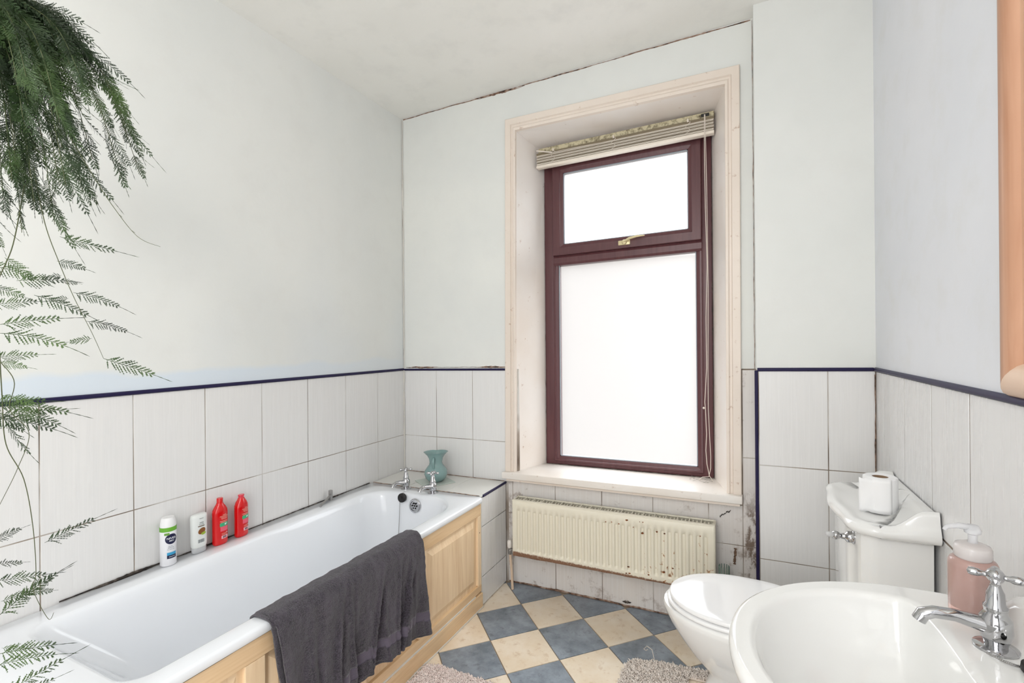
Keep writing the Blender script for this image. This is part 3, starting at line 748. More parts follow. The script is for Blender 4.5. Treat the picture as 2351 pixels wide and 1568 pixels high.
jag('under_rim_bead', pan, (PX(.5)+.003, .45, .5315), (PX(2.1)+.003, 2.12, .5315), .0022, M_MOULD, 72, 150, .001)  # thin uneven dark bead along the top of the upper rail
G().lathe((PX(2.108)+.0035, 2.108, .385), [(.003, 0), (.0028, .0006)], 8, (1, 0, 0)).build('knot_hole', M_CRACK, pan)

# ------------------------------------------------------------------ towel
tw = empty('bath_towel', (.72, 1.25, .56), 'charcoal grey terry bath towel draped over the outer rim of the bath', 'towel')
def towel_sheet(name, off, ya, yb, zb, seed, nu=120, nv=110):
    path = [(.630, .505), (.640, .535), (.650, .562), (.664, .5735+off*.2), (.690, .5765+off*.3), (.716, .5755+off*.3), (.735, .566), (.745, .545), (.750, .50), (.752, .42), (.756, .34), (.760, .27), (.764, zb)]
    L = [0]
    for p, q in zip(path[:-1], path[1:]): L.append(L[-1]+sqrt((p[0]-q[0])**2+(p[1]-q[1])**2))
    g = G(); rows = []; uv = []
    for j in range(nv+1):
        s = L[-1]*j/nv; k = max(i for i in range(len(L)-1) if L[i] <= s+1e-9); t = (s-L[k])/(L[k+1]-L[k])
        x = path[k][0]+(path[k+1][0]-path[k][0])*t; z = path[k][1]+(path[k+1][1]-path[k][1])*t
        row = []; drop = max(0, .56-z)/.36; outer = j/nv > .28
        for i in range(nu+1):
            u = i/nu; y = ya+(yb-ya)*u
            w = 0; dz = 0
            if outer:
                A = drop**1.3
                w += .015*A*sin(u*19+1.6*sin(u*6)+seed+drop)+.010*A*sin(u*37-1+drop*4)+.012*A*noise.noise(Vector((u*6, drop*2, seed)))
                w += .020*min(1, drop*2)*math.exp(-((u-.90+.16*drop)/.016)**2)+.016*A*math.exp(-((u-.66+.05*drop)/.016)**2)+.018*A*math.exp(-((u-.47+.10*drop)/.020)**2)
                for uc, sl_, wd, hh in ((.30, .12, .016, .016), (.40, .02, .012, .013), (.58, .16, .014, .017), (.74, .10, .012, .015), (.83, .22, .013, .016), (.15, .05, .018, .012)):
                    q_ = (u-uc+sl_*(drop-.5))/wd; w += hh*min(1, drop*1.8)*(math.exp(-q_*q_) - .7*math.exp(-(q_-1.9)**2))
                w += .010*math.exp(-((u-.93+.05*drop)/.02)**2)*min(1, drop*3)
                w = max(w, -.020*min(1, drop*3)) + .006*A
                w = min(w, .034)*(1-.35*u**5)
                y += .035*drop*(1-u)**3 + .012*A*sin(z*30+seed)*(.5-abs(u-.5)) - .0*drop
                dz = .022*A*sin(u*7+.5) + (.030*A*(1-u) if drop > .5 else 0)*0
            else: w += .002*sin(u*40)
            w += .0025*noise.noise(Vector((u*40, s*60, seed)))+.004*noise.noise(Vector((u*9, s*14, seed+9)))
            top = .002*noise.noise(Vector((u*18, s*40, seed+3)))
            xx = x+(y-1.25)*.018+w+off*.6*(1 if z < .55 and outer else 0); row.append((xx, y, z+top-dz*(1 if outer else 0)))
            uv.append((u, j/nv))
        rows.append(row)
    g.loft(rows, False); g.uv = uv
    o = g.build(name, M_TOWEL, tw, smooth=180)
    md = o.modifiers.new('thickness', 'SOLIDIFY'); md.thickness = .006; md.offset = 0
    return o
towel_sheet('front_layer', .008, .922, 1.592, .196, 1.)
towel_sheet('under_layer', -.010, .912, 1.584, .206, 2.3, 60, 60)

# ------------------------------------------------------------------ toilet
tl = empty('toilet', (2.0, 1.85, 0), 'white close-coupled toilet with closed lid beside the washbasin', 'toilet')
TY = 1.85
def egg(x0, x1, w, z, n=48, y=TY-.004, sq=2.0, wide=.5):
    "outline with its tip at x0, straight-ish back at x1, half width w"
    xc = x0+(x1-x0)*wide; R = []
    for k in range(n):
        a = 2*pi*k/n; c, s = cos(a), sin(a)
        if c < 0: x = xc+(xc-x0)*-(abs(c)**(2/2.04)); yy = y+w*(1 if s > 0 else -1)*abs(s)**(2/2.04)
        else: x = xc+(x1-xc)*abs(c)**(2/3.2); yy = y+w*(1 if s > 0 else -1)*abs(s)**(2/3.2)*(1-.10*abs(c))
        R.append((x, yy, z))
    return R
rings = [egg(1.770, 2.30, .120, 0), egg(1.770, 2.30, .120, .012), egg(1.785, 2.29, .108, .03), egg(1.806, 2.28, .088, .09), egg(1.828, 2.28, .078, .145), egg(1.808, 2.27, .092, .168),
         egg(1.765, 2.26, .125, .215), egg(1.722, 2.255, .158, .275), egg(1.690, 2.25, .178, .325), egg(1.673, 2.25, .188, .362), egg(1.667, 2.25, .191, .38), egg(1.671, 2.25, .187, .390), egg(1.70, 2.24, .165, .393)]
G().loft(rings, True, True, True).build('pan', M_WHITE, tl, smooth=60)
def slab(x0, x1, w, z0, z1, r):
    return [egg(x0+r, x1-r, w-r, z0), egg(x0+r*.3, x1-r*.3, w-r*.3, z0+r*.3), egg(x0, x1, w, z0+r), egg(x0, x1, w, z1-r), egg(x0+r*.3, x1-r*.3, w-r*.3, z1-r*.3), egg(x0+r, x1-r, w-r, z1)]
G().loft(slab(1.682, 2.15, .184, .3945, .4085, .005), True, True, True).build('seat_ring', M_PLASTIC, tl, smooth=60)
r_ = slab(1.690, 2.15, .180, .411, .427, .006); r_ += [egg(1.73, 2.12, .145, .4290), egg(1.80, 2.08, .08, .4300), egg(1.9, 2.0, .01, .4302)]
tag(G().loft(r_, True, True, True).build('lid', M_PLASTIC, tl, smooth=60), 'closed white toilet lid')
for yy in (TY-.075, TY+.075):
    G().tube([(2.158, yy-.02, .418), (2.158, yy+.02, .418)], .010, 12).build('hinge', M_CHROME, tl, smooth=50)
# cistern body
def cring(xf, xc_, y0, y1, z, k=1):
    ym = (y0+y1)/2; X1 = XR-.012
    pts = [(X1, y0+.004), (2.36, y0+.001), (2.30, y0), (xf+.035, y0+.003), (xf+.018, y0+.012), (xf+.012, y0+.030), (xf+.012, y0+.080), (xf+.004, y0+.096), (xf, y0+.110),
           (xf, ym), (xf, y1-.110), (xf+.004, y1-.096), (xf+.012, y1-.080), (xf+.012, y1-.030), (xf+.018, y1-.012), (xf+.035, y1-.003), (2.30, y1), (2.36, y1-.001), (X1, y1-.004)]
    return [(x, y, z) for x, y in pts]
cy0, cy1 = 1.655, 2.085
rings = [cring(2.240, 0, cy0+.02, cy1-.02, .385), cring(2.228, 0, cy0+.008, cy1-.008, .40), cring(2.225, 0, cy0+.004, cy1-.004, .52), cring(2.224, 0, cy0+.001, cy1-.001, .66), cring(2.224, 0, cy0, cy1, .774)]
G().loft(rings, True, True, True).build('cistern', M_WHITE, tl, smooth=32)
# serpentine cistern lid
def lidout(d):
    X1 = XR-.004; y0, y1 = cy0-.022-d, cy1+.022+d; ym = (y0+y1)/2; pts = []
    def front(t): return 2.214 - d - .016*(.5+.5*cos(pi*min(1, abs(t)*1.45))) + .022*max(0, abs(t)-.62)**2/.14
    m, side = 34, 12
    for k in range(side): pts.append((X1+(2.268-X1)*k/side, y0))
    for k in range(m+1):
        t = -1+2*k/m; a = max(0, (abs(t)-.80)/.20)
        pts.append((front(t)+.044*(1-sqrt(max(0, 1-a*a))), ym+(y1-y0)/2*t))
    for k in range(side-1, -1, -1): pts.append((X1+(2.268-X1)*k/side, y1))
    return pts
def lz(x, y, z, rise):
    f = max(0, min(1, (x-2.305)/.080)); f = f*f*(3-2*f)
    return (x, y, z+rise*f)
LZ = -.006
rings = [[lz(x, y, z+LZ, r) for x, y in lidout(d)] for d, z, r in ((-.022, .775, 0), (-.004, .776, 0), (.004, .781, 0), (.008, .790, 0), (.007, .799, .003), (.001, .806, .012), (-.004, .8085, .026), (-.006, .810, .040), (-.010, .811, .052))]
base = lidout(-.010); cxl, cyl = XR-.004, (cy0+cy1)/2
for k in (.965, .92, .86, .78, .68, .56, .42, .28, .14, .03):
    R_ = []
    for x, y in base:
        xx, yy = cxl+(x-cxl)*k, cyl+(y-cyl)*k; e = 1-k
        e = min(1, e/.16); e = e*e*(3-2*e)
        fx = max(0, min(1, (xx-2.320)/.080)); fx = fx*fx*(3-2*fx)
        p0 = lz(xx, yy, .811+LZ, .052); z1 = .8045+LZ+.048*fx
        R_.append((xx, yy, p0[2]*(1-e)+z1*e))
    rings.append(R_)
G().loft(rings, False, False, True).build('cistern_lid', M_WHITE, tl, smooth=180)
# flush lever
lv = (2.236, 1.722, .735)
g = G(); g.lathe(lv, [(.019, 0), (.020, .004), (.017, .007), (.0165, .018), (.013, .021), (.009, .024), (.008, .032)], 22, (-1, 0, 0))
lvo = g.build('flush_lever', M_CHROME, tl, smooth=45)
g = G(); e = Vector((-.55, -.25, .10)).normalized(); s0 = Vector(lv)+Vector((-.030, 0, 0))
g.lathe(s0, [(.006, 0), (.008, .008), (.012, .014), (.013, .020), (.012, .026), (.007, .030)], 16, e)
g.build('lever_ball', M_CHROME, lvo, smooth=60)
g = G(); g.lathe(s0+e*.028, [(.006, 0), (.008, .004), (.0075, .016), (.0055, .020), (.001, .022)], 14, e); g.build('lever_tip', mat('clear_lever_tip', srgb(225, 225, 225), .05, trans=.3), lvo, smooth=60)

# toilet roll on the cistern
RC = (2.315, 1.795, .803)
M_PAPER = mat('tissue', srgb(243, 243, 243), .9); n_ = N(M_PAPER); n_.bump(n_.noise(120, 3), .2, .001)
M_CARD = mat('cardboard_core', srgb(150, 124, 98), .9)
roll = empty('toilet_roll', RC, 'white toilet roll standing upright on the cistern lid', 'toilet roll')
hR, hH = .0435, .104
g = G(); g.lathe(RC, [(.0205, 0), (hR-.002, 0), (hR, .002), (hR, hH-.003), (hR-.003, hH), (.0225, hH), (.0205, hH-.001), (.0205, .001)], 40, cap=False); g.build('paper_roll', M_PAPER, roll, smooth=45)
g = G(); g.lathe(RC, [(.0202, .001), (.0202, hH-.002), (.0188, hH-.002), (.0188, .001)], 28, cap=False); g.build('cardboard_core', M_CARD, roll, smooth=45)
g = G(); rows = []
for j in range(9):
    z = RC[2]+.002+hH*.97*j/8; row = []
    for i in range(13):
        a = -pi*.42+(-pi*.20)*0; t = i/12
        if t < .5:
            an = -pi*.35-pi*.33*(t/.5); x = RC[0]+(hR+.001)*cos(an); y = RC[1]+(hR+.001)*sin(an)
        else:
            q = (t-.5)/.5; an = -pi*.68; x = RC[0]+(hR+.001)*cos(an)-.036*q; y = RC[1]+(hR+.001)*sin(an)+.004*q+.002*sin(q*4+j)
        row.append((x, y, z+(.002*sin(i*1.7) if j in (0, 8) else 0)))
    rows.append(row)
g.loft(rows, False); o = g.build('loose_sheet', M_PAPER, roll, smooth=60); md = o.modifiers.new('thickness', 'SOLIDIFY'); md.thickness = .0006

# ------------------------------------------------------------------ washbasin
bs = empty('washbasin', (2.2, .965, 0), 'white ceramic pedestal washbasin on the right wall in the foreground', 'washbasin')
BY, BZ = .965, .800
NB = 96
def bout(d, z, back=0):
    R = []
    for k in range(NB):
        a = 2*pi*k/NB; c, s = cos(a), sin(a)
        if c < 0: x = 2.265-(.352+d)*abs(c)**(2/2.05)
        else: x = 2.265+(XR-.002-2.265)*min(1, abs(c)*1.9)
        y = BY+(.312+d)*(1 if s > 0 else -1)*(abs(s)**(2/2.15) if c < 0 else min(1, abs(s)*1.0+.0)**.35 if abs(s) > 1e-6 else 0)
        R.append([x, y, z])
    return R
def bin_(d, z):
    R = []
    for k in range(NB):
        a = 2*pi*k/NB; c, s = cos(a), sin(a)
        if c < 0: x = 2.20-(.248-d)*abs(c)**(2/2.1); 
        else: x = 2.20+(.057-d*.35)*abs(c)**(2/3.4)
        y = BY+(.252-d)*(1 if s > 0 else -1)*(abs(s)**(2/2.1) if c < 0 else abs(s)**(2/3.4))
        R.append([x, y, z])
    return R
def up_(R, f):  # raised, softly curved upstand against the wall
    for p in R:
        k = max(0, min(1, (p[0]-2.345)/.05)); k = k*k*(3-2*k); e = max(0, min(1, (.285-abs(p[1]-BY))/.07)); e = e*e*(3-2*e)
        p[2] += .052*k*e*f
    return R
def mixr(A, B, t): return [[a[i]*(1-t)+b[i]*t for i in range(3)] for a, b in zip(A, B)]
inn = bin_(-.004, BZ-.0005)
rim = bout(-.010, BZ+.001)
rings = [bout(-.22, BZ-.24), bout(-.15, BZ-.21), bout(-.085, BZ-.155), bout(-.035, BZ-.09), bout(-.008, BZ-.045), bout(-.001, BZ-.022), up_(bout(0, BZ-.012), 1), up_(bout(-.003, BZ-.004), 1), up_(rim, 1),
         *[up_(mixr(bout(-.010, BZ+.001), inn, t), 1) for t in (.07, .14, .22, .30, .38, .46, .55, .65, .76, .88)], inn, bin_(.002, BZ-.004), bin_(.006, BZ-.012), bin_(.016, BZ-.04), bin_(.034, BZ-.08), bin_(.065, BZ-.12), bin_(.11, BZ-.145), bin_(.17, BZ-.156), bin_(.22, BZ-.160)]
# fade the upstand between rings smoothly: deck stays level near the bowl
g = G().loft(rings, True, True, True)
g.build('basin_bowl', M_WHITE, bs, smooth=60)
g = G(); pr = []
for z, w, dd in ((0, .115, .10), (.02, .115, .10), (.05, .095, .085), (.3, .08, .075), (.5, .085, .08), (.60, .11, .10)):
    pr.append([(2.27+dd*cos(2*pi*k/32), BY+w*sin(2*pi*k/32), z) for k in range(32)])
g.loft(pr, True, True, True).build('pedestal', M_WHITE, bs, smooth=50)
g = G(); g.lathe((2.17, BY, BZ-.1605), [(.022, 0), (.022, .003), (.017, .004), (.015, .001)], 20); g.build('waste_ring', M_CHROME, bs, smooth=40)
TP = (2.322, 1.080)
pillar_tap('tap', bs, TP[0], TP[1], BZ+.001, radians(183), .98, .098, radians(-19.4), 1.12)
pillar_tap('tap', bs, TP[0], BY-.115, BZ+.001, radians(177), 1.02, .112, .6, 1.08)
g = G(); pc = (2.352, 1.075-.058, BZ+.002)
g.lathe(pc, [(.021, 0), (.023, .003), (.022, .012), (.018, .013), (.018, .009), (.001, .009)], 24)
tag(g.build('plug', M_BLACK, bs, smooth=40), 'black rubber plug lying upside down')
g = G(); rnd = random.Random(2)
for k in range(26):
    t = k/25; p = Vector((2.302+.045*t, 1.052-.020*t-.012*sin(pi*t), BZ+.004)); g.lathe(p, [(.001, -.0018), (.0019, 0), (.001, .0018)], 6)
g.build('plug_chain', M_STEEL, bs)

# soap dispenser
SP = (2.328, 1.186, BZ+.002)
sp = empty('soap_dispenser', SP, 'pink liquid soap pump bottle with clear pump on the basin corner', 'soap bottle')
def ov(a, r, h): return 1/sqrt(cos(a)**2/1.0+sin(a)**2/.86)
M_PINK = mat('pink_soap', srgb(178, 146, 138), .28, spec=.5, coat=.4)
M_PINKL = mat('pale_pink_base', srgb(226, 186, 176), .2, coat=.4)
M_CLEAR = mat('clear_plastic', srgb(240, 240, 242), .25, trans=.55, ior=1.2)
G().lathe(SP, [(.030, 0), (.0345, .002), (.0355, .005), (.0355, .017)], 32, fn=ov).build('bottle_base', M_PINKL, sp, smooth=50)
G().lathe(SP, [(.0355, .017), (.0360, .035), (.0362, .094), (.0358, .100), (.033, .106), (.028, .109), (.024, .110)], 32, fn=ov).build('bottle_body', M_PINK, sp, smooth=50)
G().lathe(SP, [(.024, .108), (.0265, .110), (.0275, .113), (.0275, .128), (.0255, .133), (.016, .137), (.008, .138)], 32).build('pump_collar', mat('milky_collar', srgb(236, 230, 228), .2, trans=.35), sp, smooth=50)
g = G(); g.lathe(SP, [(.008, .137), (.0068, .141), (.0068, .153), (.012, .156), (.013, .162), (.009, .170), (.002, .172)], 20)
g.tube([(SP[0], SP[1], SP[2]+.165), (SP[0]-.022, SP[1]-.006, SP[2]+.169), (SP[0]-.040, SP[1]-.010, SP[2]+.166), (SP[0]-.045, SP[1]-.012, SP[2]+.160)], [.006, .0055, .004, .0032], 10)
tag(g.build('pump_head', M_CLEAR, sp, smooth=50), 'clear pump head with nozzle')

# ------------------------------------------------------------------ mirror on the right wall
mi = empty('wall_mirror', (XR, .85, 1.22), 'wall mirror in a rounded pine frame above the washbasin', 'mirror')
my1, my0, mz0, mz1 = 1.268, .45, 1.208, 2.10
def halfround(n=8, w=.072, d=.026): return [(w*i/n, d*sin(pi*i/n)**.6) for i in range(n+1)]
pf = halfround()
g = G(); rows = []
for z, k in ((mz0, 1), (mz1, -1)):
    rows.append([(XR-.002-d, my1-w, z+(w if k > 0 else -w)) for w, d in pf])
g.loft(rows, False); g.build('frame_stile', M_PINE, mi, smooth=60)
g = G(); rows = [[(XR-.002-d, my0+w, z+(w if z < 1.5 else -w)) for w, d in pf] for z in (mz0, mz1)]
g.loft(rows, False); g.build('frame_stile', M_PINE, mi, smooth=60)
for zz, sg in ((mz0, 1), (mz1, -1)):
    g = G(); rows = [[(XR-.002-d, y+(-w if y > .8 else w), zz+sg*w) for w, d in pf] for y in (my1, my0)]
    g.loft(rows, False); g.build('frame_rail', M_PINE_H, mi, smooth=60)
G().box(XR-.010, XR-.003, my0+.06, my1-.06, mz0+.06, mz1-.06).build('mirror_glass', mat('mirror_silver', (.9, .92, .9), .02, metal=1), mi)

# ------------------------------------------------------------------ writing helper
def text_mesh(s, size, font=None):
    c = bpy.data.curves.new('t', 'FONT'); c.body = s; c.size = size; c.align_x = 'CENTER'; c.align_y = 'CENTER'
    c.resolution_u = 2; c.offset = size*.012
    o = bpy.data.objects.new('t', c); COL.objects.link(o); bpy.context.view_layer.update()
    me = o.evaluated_get(bpy.context.evaluated_depsgraph_get()).to_mesh()
    vs = [v.co.copy() for v in me.vertices]; fs = [tuple(p.vertices) for p in me.polygons]
    o.to_mesh_clear(); bpy.data.objects.remove(o); bpy.data.curves.remove(c); return vs, fs
def wrap(C, rx, ry, ang0):
    "maps (u along the girth, v up) onto an elliptic bottle facing angle ang0"
    def f(u, v, lift=.0006):
        rr = (rx+ry)/2; a = ang0+u/rr
        return (C[0]+(rx+lift)*cos(a), C[1]+(ry+lift)*sin(a), C[2]+v)
    return f
def patch(g, f, u0, u1, v0, v1, lift=.0006, n=10):
    rows = [[f(u0+(u1-u0)*i/n, v0, lift) for i in range(n+1)], [f(u0+(u1-u0)*i/n, v1, lift) for i in range(n+1)]]
    g.loft(rows, False)
def disc(g, f, u, v, ru, rv, lift=.0008, n=24, tilt=0):
    rs = []
    for q in (.05, .25, .5, .75, 1.):
        rs.append([f(u+q*(ru*cos(2*pi*k/n)*cos(tilt)-rv*sin(2*pi*k/n)*sin(tilt)), v+q*(ru*cos(2*pi*k/n)*sin(tilt)+rv*sin(2*pi*k/n)*cos(tilt)), lift) for k in range(n)])
    g.loft(rs, True, True, False)
def write(g, f, s, size, u, v, lift=.0011, sx=1.):
    vs, fs = text_mesh(s, size); g.raw([f(u+p.x*sx, v+p.y, lift) for p in vs], fs)
def flat(col, name): return mat(name, srgb(*col), .45)

# ------------------------------------------------------------------ bottles on the bath edge
# 1: white shower gel with green band
C1 = (.037, 1.018, RZ+.001)
b1 = empty('shower_gel', C1, 'white bottle with green band and navy oval badge, leftmost on the bath edge', 'bottle')
R1 = .0255
G().lathe(C1, [(.022, 0), (R1, .003), (R1, .125), (.0252, .127)], 32).build('bottle_body', mat('white_bottle', srgb(240, 240, 243), .3), b1, smooth=50)
G().lathe(C1, [(.0262, .1255), (.0262, .1400), (.0255, .1405)], 32).build('green_band', flat((106, 172, 52), 'lime_green'), b1, smooth=50)
G().lathe(C1, [(.0250, .1405), (.0245, .152), (.0215, .166), (.0200, .170), (.0195, .173), (.0, .173)], 32).build('cap', mat('white_cap', srgb(238, 238, 238), .35), b1, smooth=50)
f = wrap(C1, R1, R1, radians(-14))
gN = G(); disc(gN, f, .004, .098, .0195, .0185, .0006, 28); gN.build('badge', flat((20, 24, 62), 'navy_print'), b1)
gN = G(); patch(gN, f, -.010, .020, .028, .040); gN.build('navy_stripe', bpy.data.materials['navy_print'], b1)
gN = G(); patch(gN, f, -.010, .020, .040, .050); gN.build('blue_stripe', flat((60, 160, 205), 'sky_print'), b1)
gN = G(); patch(gN, f, -.018, -.002, .113, .1215); gN.build('green_tag', flat((112, 160, 66), 'green_print'), b1)
gN = G(); write(gN, f, 'NIVEA', .0105, .004, .1005); write(gN, f, 'MEN', .007, .004, .0915); write(gN, f, 'SENSITIVE', .0042, .005, .034, .0011); tag(gN.build('badge_lettering', flat((240, 242, 246), 'white_print'), b1), kind='stuff')
gN = G(); write(gN, f, 'Shower', .0040, .001, .073); write(gN, f, 'SENSITIVE', .0040, .002, .067); write(gN, f, 'Face, Body, Hair', .0034, .002, .061); tag(gN.build('lettering', flat((96, 104, 118), 'grey_print'), b1), kind='stuff')
# 2: white bottle standing on its cap
C2 = (.032, 1.130, RZ+.001)
b2 = empty('body_wash', C2, 'pearly white bottle with brown fruit picture, second from left on the bath edge', 'bottle')
def ellrings(C, prof, n=36, p=2.4):
    out = []
    for rx, ry, h in prof:
        R = []
        for k in range(n):
            a = 2*pi*k/n; c, s = cos(a), sin(a)
            R.append((C[0]+rx*(1 if c > 0 else -1)*abs(c)**(2/p), C[1]+ry*(1 if s > 0 else -1)*abs(s)**(2/p), C[2]+h))
        out.append(R)
    return out
G().loft(ellrings(C2, [(.014, .024, 0), (.016, .0255, .002), (.0165, .026, .018), (.0155, .025, .020)]), True, True, True).build('cap', mat('clear_cap', srgb(214, 216, 218), .15, trans=.3), b2, smooth=50)
G().loft(ellrings(C2, [(.0155, .025, .0205), (.018, .028, .028), (.0185, .0285, .040), (.0185, .030, .135), (.0170, .0285, .144), (.012, .024, .148)]), True, True, True).build('bottle_body', mat('pearl_bottle', srgb(228, 231, 228), .3), b2, smooth=50)
def plan(C, x, yoff=0):
    def f(u, v, lift=.0006): return (C[0]+x+lift, C[1]+u, C[2]+v)
    return f
def ovf(C, rx, ry, p=2.4):
    "front of a super-elliptic bottle: u = sideways"
    def f(u, v, lift=.0006):
        t = max(-.97, min(.97, u/ry)); return (C[0]+rx*(1-abs(t)**p)**(1/p)+lift, C[1]+u, C[2]+v)
    return f
f = ovf(C2, .0186, .0295)
gN = G(); disc(gN, f, .001, .084, .0145, .0115, .0008, 24, .55); gN.build('fruit_picture', flat((134, 84, 40), 'brown_print'), b2)
gN = G(); disc(gN, f, .007, .0735, .0095, .0052, .0011, 20, .1); gN.build('leaf_picture', flat((158, 182, 62), 'olive_print'), b2)
gN = G(); patch(gN, f, -.013, .011, .1015, .105); gN.build('brown_stripe', flat((104, 88, 70), 'umber_print'), b2)
gN = G(); write(gN, f, 'SHEA', .0065, 0, .1165); write(gN, f, 'BUTTER', .0050, 0, .1095)
write(gN, f, 'natural', .0055, -.001, .1330); tag(gN.build('lettering', flat((90, 96, 98), 'dark_grey_print'), b2), kind='stuff')
gN = G()
for k in range(11): patch(gN, f, -.013+k*.0021, -.013+k*.0021+(.0014 if k % 3 else .0007), .040, .053, .0006, 1)
tag(gN.build('barcode', flat((120, 126, 130), 'barcode_grey'), b2), kind='stuff')

# 3 and 4: red shampoo bottles
M_RED = mat('glossy_red', srgb(214, 8, 14), .16, coat=.5); M_RED2 = mat('red_neck', srgb(226, 70, 84), .2, coat=.3)
M_GRN = flat((62, 176, 124), 'mint_print'); M_PNK = flat((236, 100, 120), 'pink_print'); M_WHT = bpy.data.materials['white_print']
M_PNK2 = flat((238, 168, 150), 'salmon_print'); M_BARP = flat((252, 206, 214), 'pale_pink_print'); M_BAR = flat((90, 40, 50), 'barcode_dark')
def red_bottle(C, label, cap, ang):
    root = empty('shampoo_bottle', C, label, 'bottle', 'red shampoo bottles on the bath edge')
    rx, ry = .0195, .0285
    prof = [(rx*.82, ry*.88, 0), (rx*.96, ry*.98, .004), (rx, ry, .010), (rx, ry, .128), (rx*.98, ry*.95, .138), (rx*.88, ry*.74, .150), (.0125, .0135, .161), (.0112, .0115, .166)]
    if not cap: prof = [(a, b, h if h < .1 else h-.006) for a, b, h in prof]
    top = prof[-1][2]
    def rt_(R):
        c, s = cos(ang), sin(ang)
        return [(C[0]+(p[0]-C[0])*c-(p[1]-C[1])*s, C[1]+(p[0]-C[0])*s+(p[1]-C[1])*c, p[2]) for p in R]
    G().loft([rt_(R) for R in ellrings(C, prof, 36, 2.3)], True, True, True).build('bottle_body', M_RED, root, smooth=50)
    if cap:
        G().lathe(C, [(.0112, top-.001), (.0112, top+.018), (.0104, top+.0195), (.0, top+.0195)], 24).build('neck_cap', M_RED, root, smooth=45)
    else:
        G().lathe(C, [(.0105, top-.001), (.0105, top+.006), (.0118, top+.007), (.0118, top+.013), (.0, top+.013)], 24).build('neck_cap', M_RED2, root, smooth=45)
    f0 = ovf(C, rx, ry, 2.3)
    def f(u, v, lift=.0006):
        p = f0(u, v, lift); c, s = cos(ang), sin(ang)
        return (C[0]+(p[0]-C[0])*c-(p[1]-C[1])*s, C[1]+(p[0]-C[0])*s+(p[1]-C[1])*c, p[2])
    g = G(); patch(g, f, -.012, .0235, .073, .087); g.build('mint_panel', M_GRN, root)
    g = G(); patch(g, f, -.010, .0225, .054, .0725); g.build('pink_panel', M_PNK, root)
    g = G(); patch(g, f, -.006, .0205, .024, .036, .0006); g.build('barcode_panel', M_BARP, root)
    g = G()
    for k in range(12): patch(g, f, -.002+k*.0014, -.002+k*.0014+(.0009 if k % 3 else .0005), .026, .0345, .0011, 1)
    tag(g.build('barcode', M_BAR, root), kind='stuff')
    g = G()
    for k, (a, b) in enumerate(((0, .014), (-.012, .022), (-.008, .020), (-.006, .018), (-.012, .022), (-.009, .020))):
        v = .118-k*.0052 if k < 4 else .114-k*.0052
        patch(g, f, a, b, v, v+.0021, .0008, 6)
    for k in range(2): patch(g, f, -.006+k*.001, .018, .044-k*.0045, .0455-k*.0045, .0008, 4)
    tag(g.build('small_print', M_PNK2, root), kind='stuff')
    g = G(); disc(g, f, .010, .0805, .0035, .0035, .0011, 12); disc(g, f, .0165, .046, .002, .002, .0011, 10); write(g, f, '+', .012, .0155, .081); tag(g.build('symbol', M_WHT, root), kind='stuff')
red_bottle((.034, 1.212, RZ+.001), 'glossy red shampoo bottle with tall red neck, left one of the red pair', True, radians(0))
red_bottle((.034, 1.303, RZ+.001), 'glossy red shampoo bottle with short pink cap, rightmost on the bath edge', False, radians(8))

# ------------------------------------------------------------------ vase and glass mat
mt_ = empty('glass_mat', (.335, 2.258, .5655), 'square frosted glass mat under the teal vase on the tiled ledge', 'mat')
g = G(); a = radians(-32); h = .088; rot = Matrix.Translation((.345, 2.262, 0)) @ Matrix.Rotation(a, 4, 'Z')
g.box(-h, h, -h, h, .5655, .5705, .0015, rot); g.build('glass_sheet', mat('green_glass', srgb(226, 236, 228), .2, trans=.35, ior=1.2), mt_)
VC = (.352, 2.262, .571)
va = empty('vase', VC, 'teal ceramic jug vase with pinched rim and small handle in the corner', 'vase')
M_TEAL = mat('teal_glaze', srgb(132, 162, 160), .22, coat=.4)
def lip(a, r, h):
    if h < .11: return 1
    k = (h-.11)/.06; return 1+.10*k*cos(2*(a-.4))-.20*k*math.exp(-((((a-2.05+pi) % (2*pi))-pi)/.35)**2)
prof = [(.034, 0), (.040, .003), (.058, .020), (.066, .044), (.063, .064), (.050, .082), (.039, .096), (.036, .110), (.039, .132), (.048, .150), (.062, .166), (.064, .1675), (.061, .167), (.046, .150), (.036, .130), (.033, .110), (.036, .098), (.05, .07), (.03, .03)]
g = G(); g.lathe(VC, prof, 40, fn=lip, cap=True); g.build('vase_body', M_TEAL, va, smooth=60)
g = G(); hd_ = Vector((.35, -.93, 0)).normalized(); 
g.tube([Vector(VC)+hd_*r+Vector((0, 0, z)) for r, z in ((.036, .135), (.052, .140), (.062, .128), (.062, .108), (.054, .090), (.046, .082))], [.0055, .0065, .0065, .006, .006, .006], 10)
g.build('handle', M_TEAL, va, smooth=60)

